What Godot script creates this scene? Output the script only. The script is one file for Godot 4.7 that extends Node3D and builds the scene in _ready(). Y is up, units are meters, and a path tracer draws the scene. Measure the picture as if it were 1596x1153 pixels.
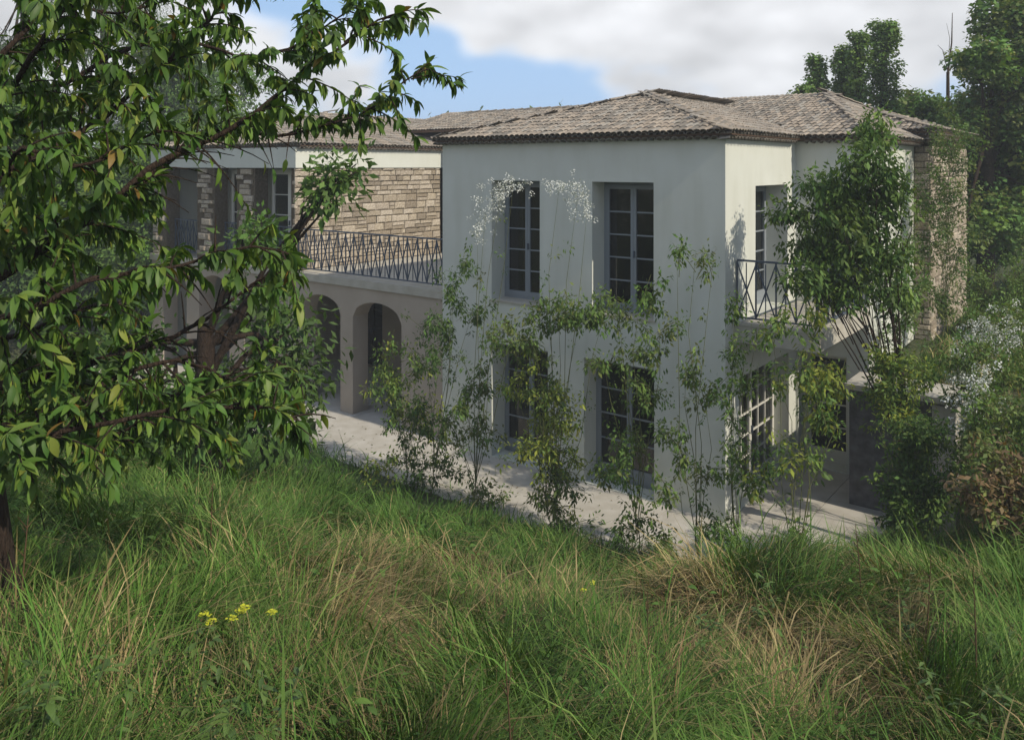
extends Node3D

const CAM := Vector3(5.14, 5.57, 12.03)
const YAW := 37.9
const FOCAL := 1263.0   # the lens in pixels of the photograph, which is 1596 wide
const HZ := 259.0       # the photograph's horizon row
const Y1 := 3.05        # first floor

var rng := RandomNumberGenerator.new()
var fwd := Vector3(-sin(deg_to_rad(YAW)), 0, -cos(deg_to_rad(YAW)))
var rgt := Vector3(cos(deg_to_rad(YAW)), 0, -sin(deg_to_rad(YAW)))
var M := {}
var used := {}
var n_bump := FastNoiseLite.new()
var n_flow := FastNoiseLite.new()
var n_patch := FastNoiseLite.new()

# ---------------------------------------------------------------- mesh building
class MB:
	var v := PackedVector3Array()
	var n := PackedVector3Array()
	var c := PackedColorArray()
	var i := PackedInt32Array()
	var col := Color.WHITE
	func vert(p: Vector3, nn: Vector3) -> int:
		v.append(p); n.append(nn); c.append(col)
		return v.size() - 1
	func tri(a: Vector3, b: Vector3, d: Vector3):
		var nn := (d - a).cross(b - a).normalized()
		var k := vert(a, nn); vert(b, nn); vert(d, nn)
		i.append_array(PackedInt32Array([k, k + 1, k + 2]))
	func quad(a: Vector3, b: Vector3, d: Vector3, e: Vector3):   # clockwise seen from the front
		var nn := (d - a).cross(b - a).normalized()
		var k := vert(a, nn); vert(b, nn); vert(d, nn); vert(e, nn)
		i.append_array(PackedInt32Array([k, k + 1, k + 2, k, k + 2, k + 3]))
	func face(a: Vector3, b: Vector3, d: Vector3, e: Vector3, out: Vector3):   # the side that faces out is the front
		if (d - a).cross(b - a).dot(out) >= 0.0: quad(a, b, d, e)
		else: quad(a, e, d, b)
	func hexa(p: Array):   # 0-3 the bottom ring, 4-7 the top ring
		var mid := Vector3.ZERO
		for q in p: mid += q / 8.0
		for f in [[0, 1, 2, 3], [4, 5, 6, 7], [0, 1, 5, 4], [1, 2, 6, 5], [2, 3, 7, 6], [3, 0, 4, 7]]:
			var m: Vector3 = (p[f[0]] + p[f[1]] + p[f[2]] + p[f[3]]) / 4.0
			face(p[f[0]], p[f[1]], p[f[2]], p[f[3]], m - mid)
	func box(lo: Vector3, hi: Vector3):
		hexa([Vector3(lo.x, lo.y, lo.z), Vector3(hi.x, lo.y, lo.z), Vector3(hi.x, lo.y, hi.z), Vector3(lo.x, lo.y, hi.z),
			Vector3(lo.x, hi.y, lo.z), Vector3(hi.x, hi.y, lo.z), Vector3(hi.x, hi.y, hi.z), Vector3(lo.x, hi.y, hi.z)])
	func bar(a: Vector3, b: Vector3, w: float, t: float, side: Vector3):   # a square bar from a to b
		var d := (b - a).normalized()
		var s := (side - d * side.dot(d)).normalized() * w / 2.0
		var u := d.cross(s).normalized() * t / 2.0
		hexa([a - s - u, a + s - u, a + s + u, a - s + u, b - s - u, b + s - u, b + s + u, b - s + u])
	func tube(pts: Array, radii: Array, seg := 7):
		var first := v.size()
		var ref := Vector3(0.31, 0.2, 0.93).normalized()
		for k in pts.size():
			var d: Vector3 = (pts[mini(k + 1, pts.size() - 1)] - pts[maxi(k - 1, 0)]).normalized()
			var s := d.cross(ref).normalized()
			var u := s.cross(d)
			for j in seg:
				var a := TAU * j / seg
				var o := s * cos(a) + u * sin(a)
				vert(pts[k] + o * radii[k], o)
		for k in pts.size() - 1:
			for j in seg:
				var a := first + k * seg + j
				var b := first + k * seg + (j + 1) % seg
				i.append_array(PackedInt32Array([a, b, b + seg, a, b + seg, a + seg]))
	func mesh(mat: Material) -> ArrayMesh:
		var arr := []
		arr.resize(Mesh.ARRAY_MAX)
		arr[Mesh.ARRAY_VERTEX] = v; arr[Mesh.ARRAY_NORMAL] = n; arr[Mesh.ARRAY_COLOR] = c; arr[Mesh.ARRAY_INDEX] = i
		var m := ArrayMesh.new()
		m.add_surface_from_arrays(Mesh.PRIMITIVE_TRIANGLES, arr)
		m.surface_set_material(0, mat)
		return m

# ---------------------------------------------------------------- naming
func numbered(called: String) -> String:
	if not used.has(called):
		used[called] = 0
		return called
	used[called] += 1
	return "%s_%03d" % [called, used[called]]

func thing(called: String, label: String, category: String, where := Vector3.ZERO, group := "") -> Node3D:
	var o := Node3D.new()
	o.name = numbered(called); o.position = where
	add_child(o)
	o.set_meta("label", label); o.set_meta("category", category)
	if group: o.set_meta("group", group)
	return o

func part(called: String, mesh: Mesh, parent: Node, where := Vector3.ZERO, mat: Material = null) -> MeshInstance3D:
	var o := MeshInstance3D.new()
	o.name = called; o.mesh = mesh; o.position = where
	if mat: o.material_override = mat
	parent.add_child(o, true)
	return o

func struct(called: String, mesh: Mesh, label: String) -> MeshInstance3D:
	var o := part(called, mesh, self)
	o.set_meta("kind", "structure"); o.set_meta("label", label); o.set_meta("category", called)
	return o

func many(called: String, mesh: Mesh, at_: Array, cols: Array, parent: Node, stuff := true) -> MultiMeshInstance3D:
	var mm := MultiMesh.new()
	mm.transform_format = MultiMesh.TRANSFORM_3D
	mm.use_colors = true
	mm.mesh = mesh
	mm.instance_count = at_.size()
	for k in at_.size():
		mm.set_instance_transform(k, at_[k])
		mm.set_instance_color(k, cols[k])
	var o := MultiMeshInstance3D.new()
	o.name = called; o.multimesh = mm
	parent.add_child(o, true)
	if stuff: o.set_meta("kind", "stuff")
	return o

func baked(called: String, mesh: Mesh, at_: Array, cols: Array, parent: Node) -> MeshInstance3D:
	# many small leaves as one mesh
	var a := mesh.surface_get_arrays(0)
	var v0: PackedVector3Array = a[Mesh.ARRAY_VERTEX]
	var n0: PackedVector3Array = a[Mesh.ARRAY_NORMAL]
	var c0: PackedColorArray = a[Mesh.ARRAY_COLOR]
	var i0: PackedInt32Array = a[Mesh.ARRAY_INDEX]
	var b := MB.new()
	b.c.resize(v0.size() * at_.size())
	b.i.resize(i0.size() * at_.size())
	var ci := 0
	var ii := 0
	for k in at_.size():
		var t: Transform3D = at_[k]
		var first := b.v.size()
		b.v.append_array(t * v0)
		b.n.append_array(Transform3D(t.basis.orthonormalized(), Vector3.ZERO) * n0)
		var tint: Color = cols[k]
		for q in c0:
			b.c[ci] = q * tint
			ci += 1
		for q in i0:
			b.i[ii] = first + q
			ii += 1
	var o := part(called, b.mesh(mesh.surface_get_material(0)), parent)
	o.set_meta("kind", "stuff")
	return o

# ---------------------------------------------------------------- measuring
func at(px: float, py: float, depth: float) -> Vector3:   # the point of the place that the photograph shows there, that far off
	return CAM + depth * (fwd + rgt * (px - 798.0) / FOCAL + Vector3.UP * (HZ - py) / FOCAL)

func proj(p: Vector3) -> Vector3:
	var d := p - CAM
	var z := d.dot(fwd)
	return Vector3(798.0 + FOCAL * d.dot(rgt) / z, HZ - FOCAL * d.y / z, z)

func smooth(a: float, b: float, x: float) -> float:
	var t := clampf((x - a) / (b - a), 0.0, 1.0)
	return t * t * (3.0 - 2.0 * t)

func ground(x: float, z: float) -> float:
	var f1 := 0.41 * (z - 2.3)
	f1 = 0.41 * 0.35 * log(1.0 + exp((z - 2.3) / 0.35)) if z < 6.0 else f1
	f1 = minf(f1, 4.6)
	var f2 := 0.0
	if z < -2.1:
		var edge := 1.4 if z > -3.4 else 1.0
		f2 = 1.95 * smooth(edge, edge + 0.2, x) + 0.02 * maxf(0.0, x - 2.0)
	else:
		f2 = 1.95 * smooth(2.95, 4.6, x)
	f1 += 1.08 * smooth(0.9, 2.9, x) * exp(-pow((z - 4.6) / 2.0, 2))
	var back := 0.06 * maxf(0.0, -z - 16.0)
	back = minf(back, 3.0) + 1.4 * smooth(-19.5, -26.0, x)
	var h := maxf(f1, f2)
	h = h + 0.25 * exp(-absf(f1 - f2) * 4.0) if minf(f1, f2) > 0.05 else h
	var rough := n_bump.get_noise_2d(x * 6.0, z * 6.0) * 0.10 * smooth(0.02, 0.5, h)
	return h + back + rough - 0.06

func hit(px: float, py: float) -> Vector3:
	var d := fwd + rgt * (px - 798.0) / FOCAL + Vector3.UP * (HZ - py) / FOCAL
	var t := 1.5
	while t < 60.0:
		var p := CAM + d * t
		if p.y <= ground(p.x, p.z): return p
		t += 0.03
	return CAM + d * 60.0

func above(px: float, py: float, h: float) -> Vector3:   # where the line of sight comes down to h over the ground
	var d := fwd + rgt * (px - 798.0) / FOCAL + Vector3.UP * (HZ - py) / FOCAL
	var t := 1.5
	while t < 60.0:
		var p := CAM + d * t
		if p.y <= ground(p.x, p.z) + h: return p
		t += 0.02
	return CAM + d * 60.0

func rnd(a: float, b: float) -> float: return rng.randf_range(a, b)

func rdir() -> Vector3:
	var y := rnd(-1, 1)
	var a := rnd(0, TAU)
	var r := sqrt(1.0 - y * y)
	return Vector3(r * cos(a), y, r * sin(a))

func lin(r: float, g: float, b: float) -> Color: return Color(r, g, b).linear_to_srgb()

# ---------------------------------------------------------------- materials
func noise_tex(freq: float, lo: Color, hi: Color, size := 256, octaves := 4, seed_ := 1, mid := Color(0, 0, 0, 0)) -> NoiseTexture2D:
	var f := FastNoiseLite.new()
	f.seed = seed_; f.frequency = freq; f.fractal_octaves = octaves; f.noise_type = FastNoiseLite.TYPE_SIMPLEX_SMOOTH
	var g := Gradient.new()
	g.set_color(0, lo); g.set_color(1, hi)
	if mid.a > 0: g.add_point(0.5, mid)
	var t := NoiseTexture2D.new()
	t.width = size; t.height = size; t.seamless = true; t.noise = f; t.color_ramp = g
	return t

func bump_tex(freq: float, size := 256, octaves := 4, seed_ := 5) -> NoiseTexture2D:
	var t := noise_tex(freq, Color.BLACK, Color.WHITE, size, octaves, seed_)
	t.color_ramp = null
	return t

func mat(rough: float, c: Color, tex: Texture2D = null, scale := 1.0, bump: Texture2D = null, cm := 0.4) -> StandardMaterial3D:
	var m := StandardMaterial3D.new()
	m.albedo_color = c; m.roughness = rough; m.metallic_specular = 0.35
	m.uv1_triplanar = true; m.uv1_world_triplanar = true; m.uv1_scale = Vector3.ONE * scale
	if tex: m.albedo_texture = tex
	if bump:
		m.heightmap_enabled = true; m.heightmap_texture = bump; m.heightmap_scale = cm
	return m

func leafy(rough: float, back: float, spec := 0.4) -> StandardMaterial3D:
	var m := StandardMaterial3D.new()
	m.vertex_color_use_as_albedo = true
	m.roughness = rough; m.metallic_specular = spec
	if back > 0:
		m.backlight_enabled = true; m.backlight = Color(back, back, back * 0.5)
	m.cull_mode = BaseMaterial3D.CULL_DISABLED
	return m

func tinted(c: Vector3, rough := 0.5, back := 0.5) -> StandardMaterial3D:
	var m := leafy(rough, back)
	m.albedo_color = lin(c.x, c.y, c.z)
	return m

func make_materials():
	M.wall = mat(0.9, Color(0.79, 0.805, 0.785), noise_tex(0.008, Color(0.965, 0.963, 0.955), Color(1, 1, 1), 512, 6, 3), 0.23, bump_tex(0.15, 256, 3, 7), 0.06)
	M.wall.detail_enabled = true
	M.wall.detail_blend_mode = BaseMaterial3D.BLEND_MODE_MUL
	M.wall.detail_uv_layer = BaseMaterial3D.DETAIL_UV_2
	M.wall.uv2_triplanar = true; M.wall.uv2_world_triplanar = true
	M.wall.uv2_scale = Vector3(0.5, 0.08, 0.5)
	M.wall.detail_albedo = noise_tex(0.008, Color(0.955, 0.955, 0.945), Color(1, 1, 1), 512, 5, 91, Color(0.99, 0.99, 0.988))
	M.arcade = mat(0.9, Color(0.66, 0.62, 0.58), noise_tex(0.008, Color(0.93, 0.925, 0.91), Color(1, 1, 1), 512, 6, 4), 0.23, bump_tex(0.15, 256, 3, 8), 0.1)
	M.concrete = mat(0.92, Color(0.72, 0.71, 0.69), noise_tex(0.012, Color(0.88, 0.87, 0.85), Color(1, 1, 1), 512, 6, 11), 0.3, bump_tex(0.15, 256, 4, 12), 0.15)
	M.slab = mat(0.92, Color(0.70, 0.69, 0.66), noise_tex(0.012, Color(0.9, 0.89, 0.87), Color(1, 1, 1), 512, 6, 13), 0.4, bump_tex(0.12, 256, 4, 14), 0.12)
	M.retain = mat(0.95, Color(0.42, 0.42, 0.44), noise_tex(0.02, Color(0.7, 0.69, 0.66), Color(1, 1, 1), 512, 5, 15), 0.5, bump_tex(0.07, 256, 5, 16), 0.6)
	M.frame = mat(0.5, Color(0.50, 0.53, 0.56))
	M.white_frame = mat(0.5, Color(0.78, 0.78, 0.76))
	M.iron = mat(0.55, Color(0.30, 0.34, 0.40))
	M.dark_wood = mat(0.7, Color(0.14, 0.12, 0.11))
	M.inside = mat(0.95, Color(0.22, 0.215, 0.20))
	M.curtain = mat(0.9, Color(0.55, 0.53, 0.45))
	M.mortar = mat(0.95, Color(0.42, 0.38, 0.33), noise_tex(0.05, Color(0.7, 0.68, 0.65), Color(1, 1, 1), 256, 4, 21), 0.8)
	M.deck = mat(0.95, Color(0.43, 0.355, 0.30))
	M.eave = mat(0.9, Color(0.33, 0.26, 0.21))
	var g := StandardMaterial3D.new()
	g.albedo_color = Color(0.05, 0.06, 0.06, 0.5)
	g.roughness = 0.04; g.transparency = BaseMaterial3D.TRANSPARENCY_ALPHA
	M.glass = g
	M.tiles = []
	var tile_cols := [Vector3(.33, .285, .245), Vector3(.37, .315, .265), Vector3(.28, .25, .22), Vector3(.43, .37, .315), Vector3(.23, .21, .19), Vector3(.37, .345, .315)]
	var tile_noise := noise_tex(0.03, Color(0.72, 0.72, 0.7), Color(1, 1, 1), 256, 5, 23)
	for c in tile_cols:
		M.tiles.append(mat(0.9, lin(c.x, c.y, c.z), tile_noise, 1.7))
	M.tile_any = mat(0.9, Color.WHITE, tile_noise, 1.7)
	M.tile_any.vertex_color_use_as_albedo = true
	M.stones = []
	var stone_noise := noise_tex(0.035, Color(0.66, 0.63, 0.6), Color(1, 1, 1), 256, 5, 25)
	var stone_bump := bump_tex(0.05, 256, 5, 26)
	for c in [Vector3(.50, .45, .37), Vector3(.60, .545, .455), Vector3(.42, .37, .30), Vector3(.55, .50, .43), Vector3(.66, .61, .53), Vector3(.36, .32, .265)]:
		M.stones.append(mat(0.95, lin(c.x, c.y, c.z), stone_noise, 2.0, stone_bump, 1.0))
	M.bark = mat(0.95, Color(0.27, 0.22, 0.185), noise_tex(0.03, Color(0.45, 0.43, 0.42), Color(1, 1, 1), 256, 5, 31), 3.0, bump_tex(0.05, 256, 5, 32), 2.0)
	M.bark.uv1_scale = Vector3(5, 1.2, 5)
	M.twig = mat(0.9, Color(0.25, 0.20, 0.15))
	M.green_stem = mat(0.8, Color(0.36, 0.38, 0.24))
	M.dry_stem = mat(0.9, Color(0.33, 0.26, 0.19))
	M.soil = mat(1.0, Color.WHITE, noise_tex(0.02, lin(.035, .04, .018), lin(.10, .095, .05), 512, 5, 41, lin(.05, .065, .025)), 0.5, bump_tex(0.05, 256, 5, 42), 3.0)
	M.earth = mat(1.0, Color(0.55, 0.45, 0.36), noise_tex(0.03, Color(0.7, 0.68, 0.64), Color(1, 1, 1), 256, 5, 43), 0.6)
	M.leaf = leafy(0.5, 0.8, 0.3)
	M.foliage = leafy(0.6, 0.8, 0.3)
	M.grass = leafy(0.6, 0.65, 0.25)
	M.petal = leafy(0.7, 0.5, 0.2)

# ---------------------------------------------------------------- leaves, tufts
func leaf_mesh(w: float, droop: float, fold: float, mat_: Material, segs := 4, wave := 0.0) -> ArrayMesh:
	# one unit long along +z, its upper face +y
	var b := MB.new()
	for k in segs + 1:
		var t := float(k) / segs
		var half := w * 0.5 * pow(sin(PI * pow(t, 0.78)), 0.85) if k > 0 and k < segs else 0.012 * (1.0 - t)
		var y := -droop * t * t + wave * sin(t * 7.0)
		var z := t * (1.0 - 0.3 * droop * t)
		var slope := Vector3(0, 1, 2.0 * droop * t).normalized()
		b.vert(Vector3(-half, y + fold * half, z), (slope + Vector3(fold, 0, 0)).normalized())
		b.vert(Vector3(0, y, z), slope)
		b.vert(Vector3(half, y + fold * half, z), (slope - Vector3(fold, 0, 0)).normalized())
	for k in segs:
		for j in 2:
			var a := k * 3 + j
			b.i.append_array(PackedInt32Array([a, a + 4, a + 3, a, a + 1, a + 4]))
	return b.mesh(mat_)

func aim(dir: Vector3, up: Vector3, size: float) -> Basis:
	var z := dir.normalized()
	var x := up.cross(z)
	if x.length() < 0.05: x = Vector3(1, 0.1, 0).cross(z)
	x = x.normalized()
	return Basis(x * size, z.cross(x) * size, z * size)

func clump_mesh(n_: int, r: float, size: float, w: float, mat_: Material, seed_: int, hang := 0.0) -> ArrayMesh:
	# a spray of small leaves
	var g := RandomNumberGenerator.new()
	g.seed = seed_
	var b := MB.new()
	for k in n_:
		var d := Vector3(g.randfn(), g.randfn(), g.randfn()).normalized()
		var p := d * r * pow(g.randf(), 0.5)
		var axis := (d + Vector3(g.randfn(), g.randfn(), g.randfn()) * 0.6 + Vector3.DOWN * hang).normalized()
		var up := (Vector3.UP + Vector3(g.randfn(), g.randfn(), g.randfn()) * 0.45).normalized()
		var q := aim(axis, up, size * g.randf_range(0.7, 1.3))
		var s := g.randf_range(0.75, 1.25)
		b.col = Color(s, s, s)
		var a := p
		var e := p + q.z
		var m := p + q.z * 0.45 - q.y * 0.08
		var l := m - q.x * w * 0.5 + q.y * 0.1
		var rr := m + q.x * w * 0.5 + q.y * 0.1
		var nn := q.y.normalized()
		var i0 := b.vert(a, nn); b.vert(l, nn); b.vert(e, nn); b.vert(rr, nn)
		b.i.append_array(PackedInt32Array([i0, i0 + 2, i0 + 1, i0, i0 + 3, i0 + 2]))
	return b.mesh(mat_)

func vary(c: Vector3, amount := 0.25) -> Color:
	var s := 1.0 + rnd(-amount, amount)
	return Color(c.x * s * (1.0 + rnd(-0.12, 0.12)), c.y * s, c.z * s * (1.0 + rnd(-0.15, 0.15)))

# ---------------------------------------------------------------- ready
func _ready():
	rng.seed = 20417
	n_bump.seed = 3; n_bump.frequency = 0.05
	n_flow.seed = 8; n_flow.frequency = 0.16; n_flow.fractal_octaves = 2
	n_patch.seed = 15; n_patch.frequency = 0.35; n_patch.fractal_octaves = 3
	var cam := Camera3D.new()
	cam.name = "camera"
	cam.projection = Camera3D.PROJECTION_FRUSTUM
	cam.near = 0.05; cam.far = 900.0
	cam.size = 0.05 * 1153.0 / FOCAL
	cam.frustum_offset = Vector2(0, -0.05 * (576.5 - HZ) / FOCAL)
	cam.position = CAM
	cam.rotation_degrees = Vector3(0, YAW, 0)
	add_child(cam)
	cam.current = true
	var we := WorldEnvironment.new()
	we.name = "surroundings"
	var env := Environment.new()
	env.background_mode = Environment.BG_SKY
	env.tonemap_mode = Environment.TONE_MAPPER_LINEAR
	env.tonemap_exposure = 1.04
	env.background_energy_multiplier = 1.0
	env.fog_enabled = true; env.fog_density = 0.0022; env.fog_light_color = Color(0.82, 0.86, 0.9)
	env.sdfgi_enabled = true; env.ssao_enabled = true; env.ssil_enabled = true
	var sky := Sky.new()
	var pano := PanoramaSkyMaterial.new()
	pano.panorama = ImageTexture.create_from_image(sky_image())
	sky.sky_material = pano
	env.sky = sky
	we.environment = env
	add_child(we)
	var sun := DirectionalLight3D.new()
	sun.name = "sun"
	sun.light_energy = 1.38
	sun.light_color = Color(1.0, 0.95, 0.86)
	sun.light_angular_distance = 0.6
	sun.shadow_enabled = true
	var az := deg_to_rad(1.6)
	var el := deg_to_rad(39.0)
	var to_sun := Vector3(cos(el) * cos(az), sin(el), cos(el) * sin(az))
	add_child(sun)
	sun.look_at_from_position(to_sun * 50.0, Vector3.ZERO, Vector3.UP)
	make_materials()
	build_ground()
	build_house()
	build_retaining_wall()
	build_background()
	build_cherry()
	build_saplings()
	build_shrubs()
	build_grass()
	build_weeds()

func sky_image() -> Image:
	var w := 1024
	var h := 512
	var im := Image.create(w, h, false, Image.FORMAT_RGBF)
	var a := FastNoiseLite.new()
	a.seed = 12; a.frequency = 0.9; a.fractal_octaves = 5; a.noise_type = FastNoiseLite.TYPE_SIMPLEX_SMOOTH
	var b := FastNoiseLite.new()
	b.seed = 77; b.frequency = 2.2; b.fractal_octaves = 5
	for y in h:
		var th := PI * (y + 0.5) / h
		for x in w:
			var ph := TAU * (x + 0.5) / w
			var d := Vector3(sin(th) * sin(ph), cos(th), -sin(th) * cos(ph))
			if d.y < -0.02:
				im.set_pixel(x, y, Color(.13, .14, .09))
				continue
			var yy := maxf(d.y, 0.0)
			var q := Vector3(d.x, 0, d.z) / (yy + 0.22)
			var c := a.get_noise_3d(q.x * 0.55, 0.3, q.z * 0.55) * 0.75 + a.get_noise_3d(d.x * 3.0, d.y * 7.0, d.z * 3.0) * 0.5 + b.get_noise_3d(d.x * 5.0, d.y * 11.0, d.z * 5.0) * 0.35
			# openings in the cloud
			var ang := rad_to_deg(atan2(d.dot(rgt), d.dot(fwd)))
			var elv := rad_to_deg(asin(yy))
			var gap := exp(-pow((ang + 1.2) / 4.6, 2) - pow((elv - 5.3) / 1.9, 2)) * 1.5
			gap += exp(-pow((ang + 14.5) / 4.0, 2) - pow((elv - 12.3) / 2.2, 2)) * 1.6
			gap += exp(-pow((ang + 6.3) / 2.4, 2) - pow((elv - 8.2) / 1.8, 2)) * 1.3
			var cover := smoothstep(-0.22, 0.30, c + 0.45 - gap - 0.5 * smoothstep(0.22, 0.6, yy))
			var blue := Color(.42, .64, .95).lerp(Color(.17, .31, .58), smoothstep(0.06, 0.55, yy))
			var lum := 0.85 + 0.20 * b.get_noise_3d(q.x * 0.6, 1.7, q.z * 0.6) + 0.22 * b.get_noise_3d(d.x * 4.0, d.y * 11.0 + 5.0, d.z * 4.0) - 0.08 * smoothstep(0.25, 0.8, yy)
			lum = lum * (0.95 + 0.25 * (1.0 - cover))
			var cl := Color(lum * 0.985, lum, lum * 1.035)
			im.set_pixel(x, y, blue.lerp(cl, cover))
	return im

# ---------------------------------------------------------------- ground
func axis_steps(lo: float, hi: float, step: float, far: float) -> PackedFloat32Array:
	var s := PackedFloat32Array()
	var out := []
	var x := lo
	var k := step
	while x > -far:
		k *= 1.35
		x -= k
		out.append(x)
	out.reverse()
	for o in out: s.append(o)
	x = lo
	while x <= hi + 0.001:
		s.append(x)
		x += step
	k = step
	while x < far:
		s.append(x)
		k *= 1.35
		x += k
	return s

func build_ground():
	var xs := axis_steps(-24.0, 14.0, 0.2, 500.0)
	var zs := axis_steps(-20.0, 15.0, 0.2, 500.0)
	var b := MB.new()
	for z in zs:
		for x in xs:
			var h := ground(x, z)
			var nn := Vector3(ground(x - 0.1, z) - ground(x + 0.1, z), 0.2, ground(x, z - 0.1) - ground(x, z + 0.1)).normalized()
			b.vert(Vector3(x, h, z), nn)
	var w := xs.size()
	for j in zs.size() - 1:
		for k in w - 1:
			var a := j * w + k
			b.i.append_array(PackedInt32Array([a, a + 1, a + w + 1, a, a + w + 1, a + w]))
	struct("ground", b.mesh(M.soil), "overgrown sloping garden ground that runs down to the house")
	# the paving along the house: slabs cast side by side, their outer edge broken
	var bed := MB.new()
	bed.box(Vector3(-18.4, -0.2, -3.6), Vector3(2.04, -0.02, 1.9))
	var paving := struct("paving", bed.mesh(M.soil), "pale concrete paving strip along the foot of the house")
	for row in [[-3.6, -1.302], [-1.29, 1.95]]:
		var x := -18.4
		while x < 2.0:
			var x2 := minf(x + 1.94, 2.04)
			var p := MB.new()
			var k := x
			while k < x2 - 0.012:
				var k2 := minf(k + 0.24, x2 - 0.012)
				var e1: float = row[1] + (0.14 * n_bump.get_noise_1d(k * 60.0) if row[1] > 0 else 0.0)
				var e2: float = row[1] + (0.14 * n_bump.get_noise_1d(k2 * 60.0) if row[1] > 0 else 0.0)
				p.hexa([Vector3(k, -0.1, row[0]), Vector3(k2, -0.1, row[0]), Vector3(k2, -0.1, e2), Vector3(k, -0.1, e1), Vector3(k, 0, row[0]), Vector3(k2, 0, row[0]), Vector3(k2, 0, e2), Vector3(k, 0, e1)])
				k = k2
			part("paving_slab", p.mesh(M.concrete), paving)
			x = x2

# ---------------------------------------------------------------- house
func wall(called: String, parent: Node, o: Vector3, u: Vector3, w: Vector3, len_: float, h: float, thick: float, holes: Array, m: Material) -> MeshInstance3D:
	# an upright slab from o along u, as thick as w says, with rectangular holes [u0, y0, u1, y1]
	var us := [0.0, len_]
	var ys := [0.0, h]
	for q in holes:
		for k in [q[0], q[2]]:
			if not us.has(k): us.append(k)
		for k in [q[1], q[3]]:
			if not ys.has(k): ys.append(k)
	us.sort(); ys.sort()
	var solid := func(a: int, c: int) -> bool:
		if a < 0 or c < 0 or a >= us.size() - 1 or c >= ys.size() - 1: return false
		var mu: float = (us[a] + us[a + 1]) / 2.0
		var my: float = (ys[c] + ys[c + 1]) / 2.0
		for q in holes:
			if mu > q[0] and mu < q[2] and my > q[1] and my < q[3]: return false
		return true
	var b := MB.new()
	var t := w * thick
	for a in us.size() - 1:
		for c in ys.size() - 1:
			if not solid.call(a, c): continue
			var p00: Vector3 = o + u * us[a] + Vector3.UP * ys[c]
			var p10: Vector3 = o + u * us[a + 1] + Vector3.UP * ys[c]
			var p11: Vector3 = o + u * us[a + 1] + Vector3.UP * ys[c + 1]
			var p01: Vector3 = o + u * us[a] + Vector3.UP * ys[c + 1]
			b.face(p00, p10, p11, p01, -w)
			b.face(p00 + t, p10 + t, p11 + t, p01 + t, w)
			if not solid.call(a - 1, c): b.face(p00, p01, p01 + t, p00 + t, -u)
			if not solid.call(a + 1, c): b.face(p10, p11, p11 + t, p10 + t, u)
			if not solid.call(a, c - 1): b.face(p00, p10, p10 + t, p00 + t, Vector3.DOWN)
			if not solid.call(a, c + 1): b.face(p01, p11, p11 + t, p01 + t, Vector3.UP)
	return part(called, b.mesh(m), parent)

func glazing(called: String, parent: Node, o: Vector3, u: Vector3, w: Vector3, width: float, h: float, leaves: int, cols: int, rows: int, m: Material, mull := 0.06, low_panel := 0.0):
	# a framed window whose lower left corner is o; w points indoors
	var b := MB.new()
	var fr := 0.055
	var t := 0.07
	var bx := func(u0: float, y0: float, u1: float, y1: float, d0: float, d1: float, bb: MB):
		var p := []
		for y in [y0, y1]:
			for q in [[u0, d0], [u1, d0], [u1, d1], [u0, d1]]:
				p.append(o + u * q[0] + w * q[1] + Vector3.UP * y)
		bb.hexa(p)
	bx.call(0.0, 0.0, fr, h, 0.0, t, b)
	bx.call(width - fr, 0.0, width, h, 0.0, t, b)
	bx.call(fr, h - fr, width - fr, h, 0.0, t, b)
	bx.call(fr, 0.0, width - fr, fr, 0.0, t, b)
	var root := part(called, b.mesh(m), parent)
	var lw := (width - 2.0 * fr) / leaves
	for l in leaves:
		var u0 := fr + l * lw
		var s := MB.new()
		bx.call(u0 + 0.002, fr + 0.002, u0 + mull, h - fr - 0.002, -0.012, t - 0.015, s)
		bx.call(u0 + lw - mull, fr + 0.002, u0 + lw - 0.002, h - fr - 0.002, -0.012, t - 0.015, s)
		bx.call(u0 + mull, fr + 0.002, u0 + lw - mull, fr + 0.09 + low_panel, -0.012, t - 0.015, s)
		bx.call(u0 + mull, h - fr - 0.075, u0 + lw - mull, h - fr - 0.002, -0.012, t - 0.015, s)
		part("sash", s.mesh(m), root)
		var gu0 := u0 + mull
		var gu1 := u0 + lw - mull
		var gy0 := fr + 0.09 + low_panel
		var gy1 := h - fr - 0.075
		var cw := (gu1 - gu0) / cols
		var rh := (gy1 - gy0) / rows
		for a in cols:
			for c in rows:
				var g := MB.new()
				bx.call(gu0 + a * cw, gy0 + c * rh, gu0 + (a + 1) * cw, gy0 + (c + 1) * rh, 0.022, 0.028, g)
				part("pane", g.mesh(M.glass), root)
		for a in range(1, cols):
			var g := MB.new()
			bx.call(gu0 + a * cw - 0.014, gy0, gu0 + a * cw + 0.014, gy1, 0.0, 0.045, g)
			part("glazing_bar", g.mesh(m), root)
		for c in range(1, rows):
			var g := MB.new()
			bx.call(gu0, gy0 + c * rh - 0.012, gu1, gy0 + c * rh + 0.012, 0.002, 0.043, g)
			part("glazing_bar", g.mesh(m), root)
	if leaves == 2:
		var k := MB.new()
		bx.call(width / 2 + 0.012, h * 0.42, width / 2 + 0.03, h * 0.42 + 0.12, -0.05, -0.012, k)
		part("handle", k.mesh(M.iron), root)

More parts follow.
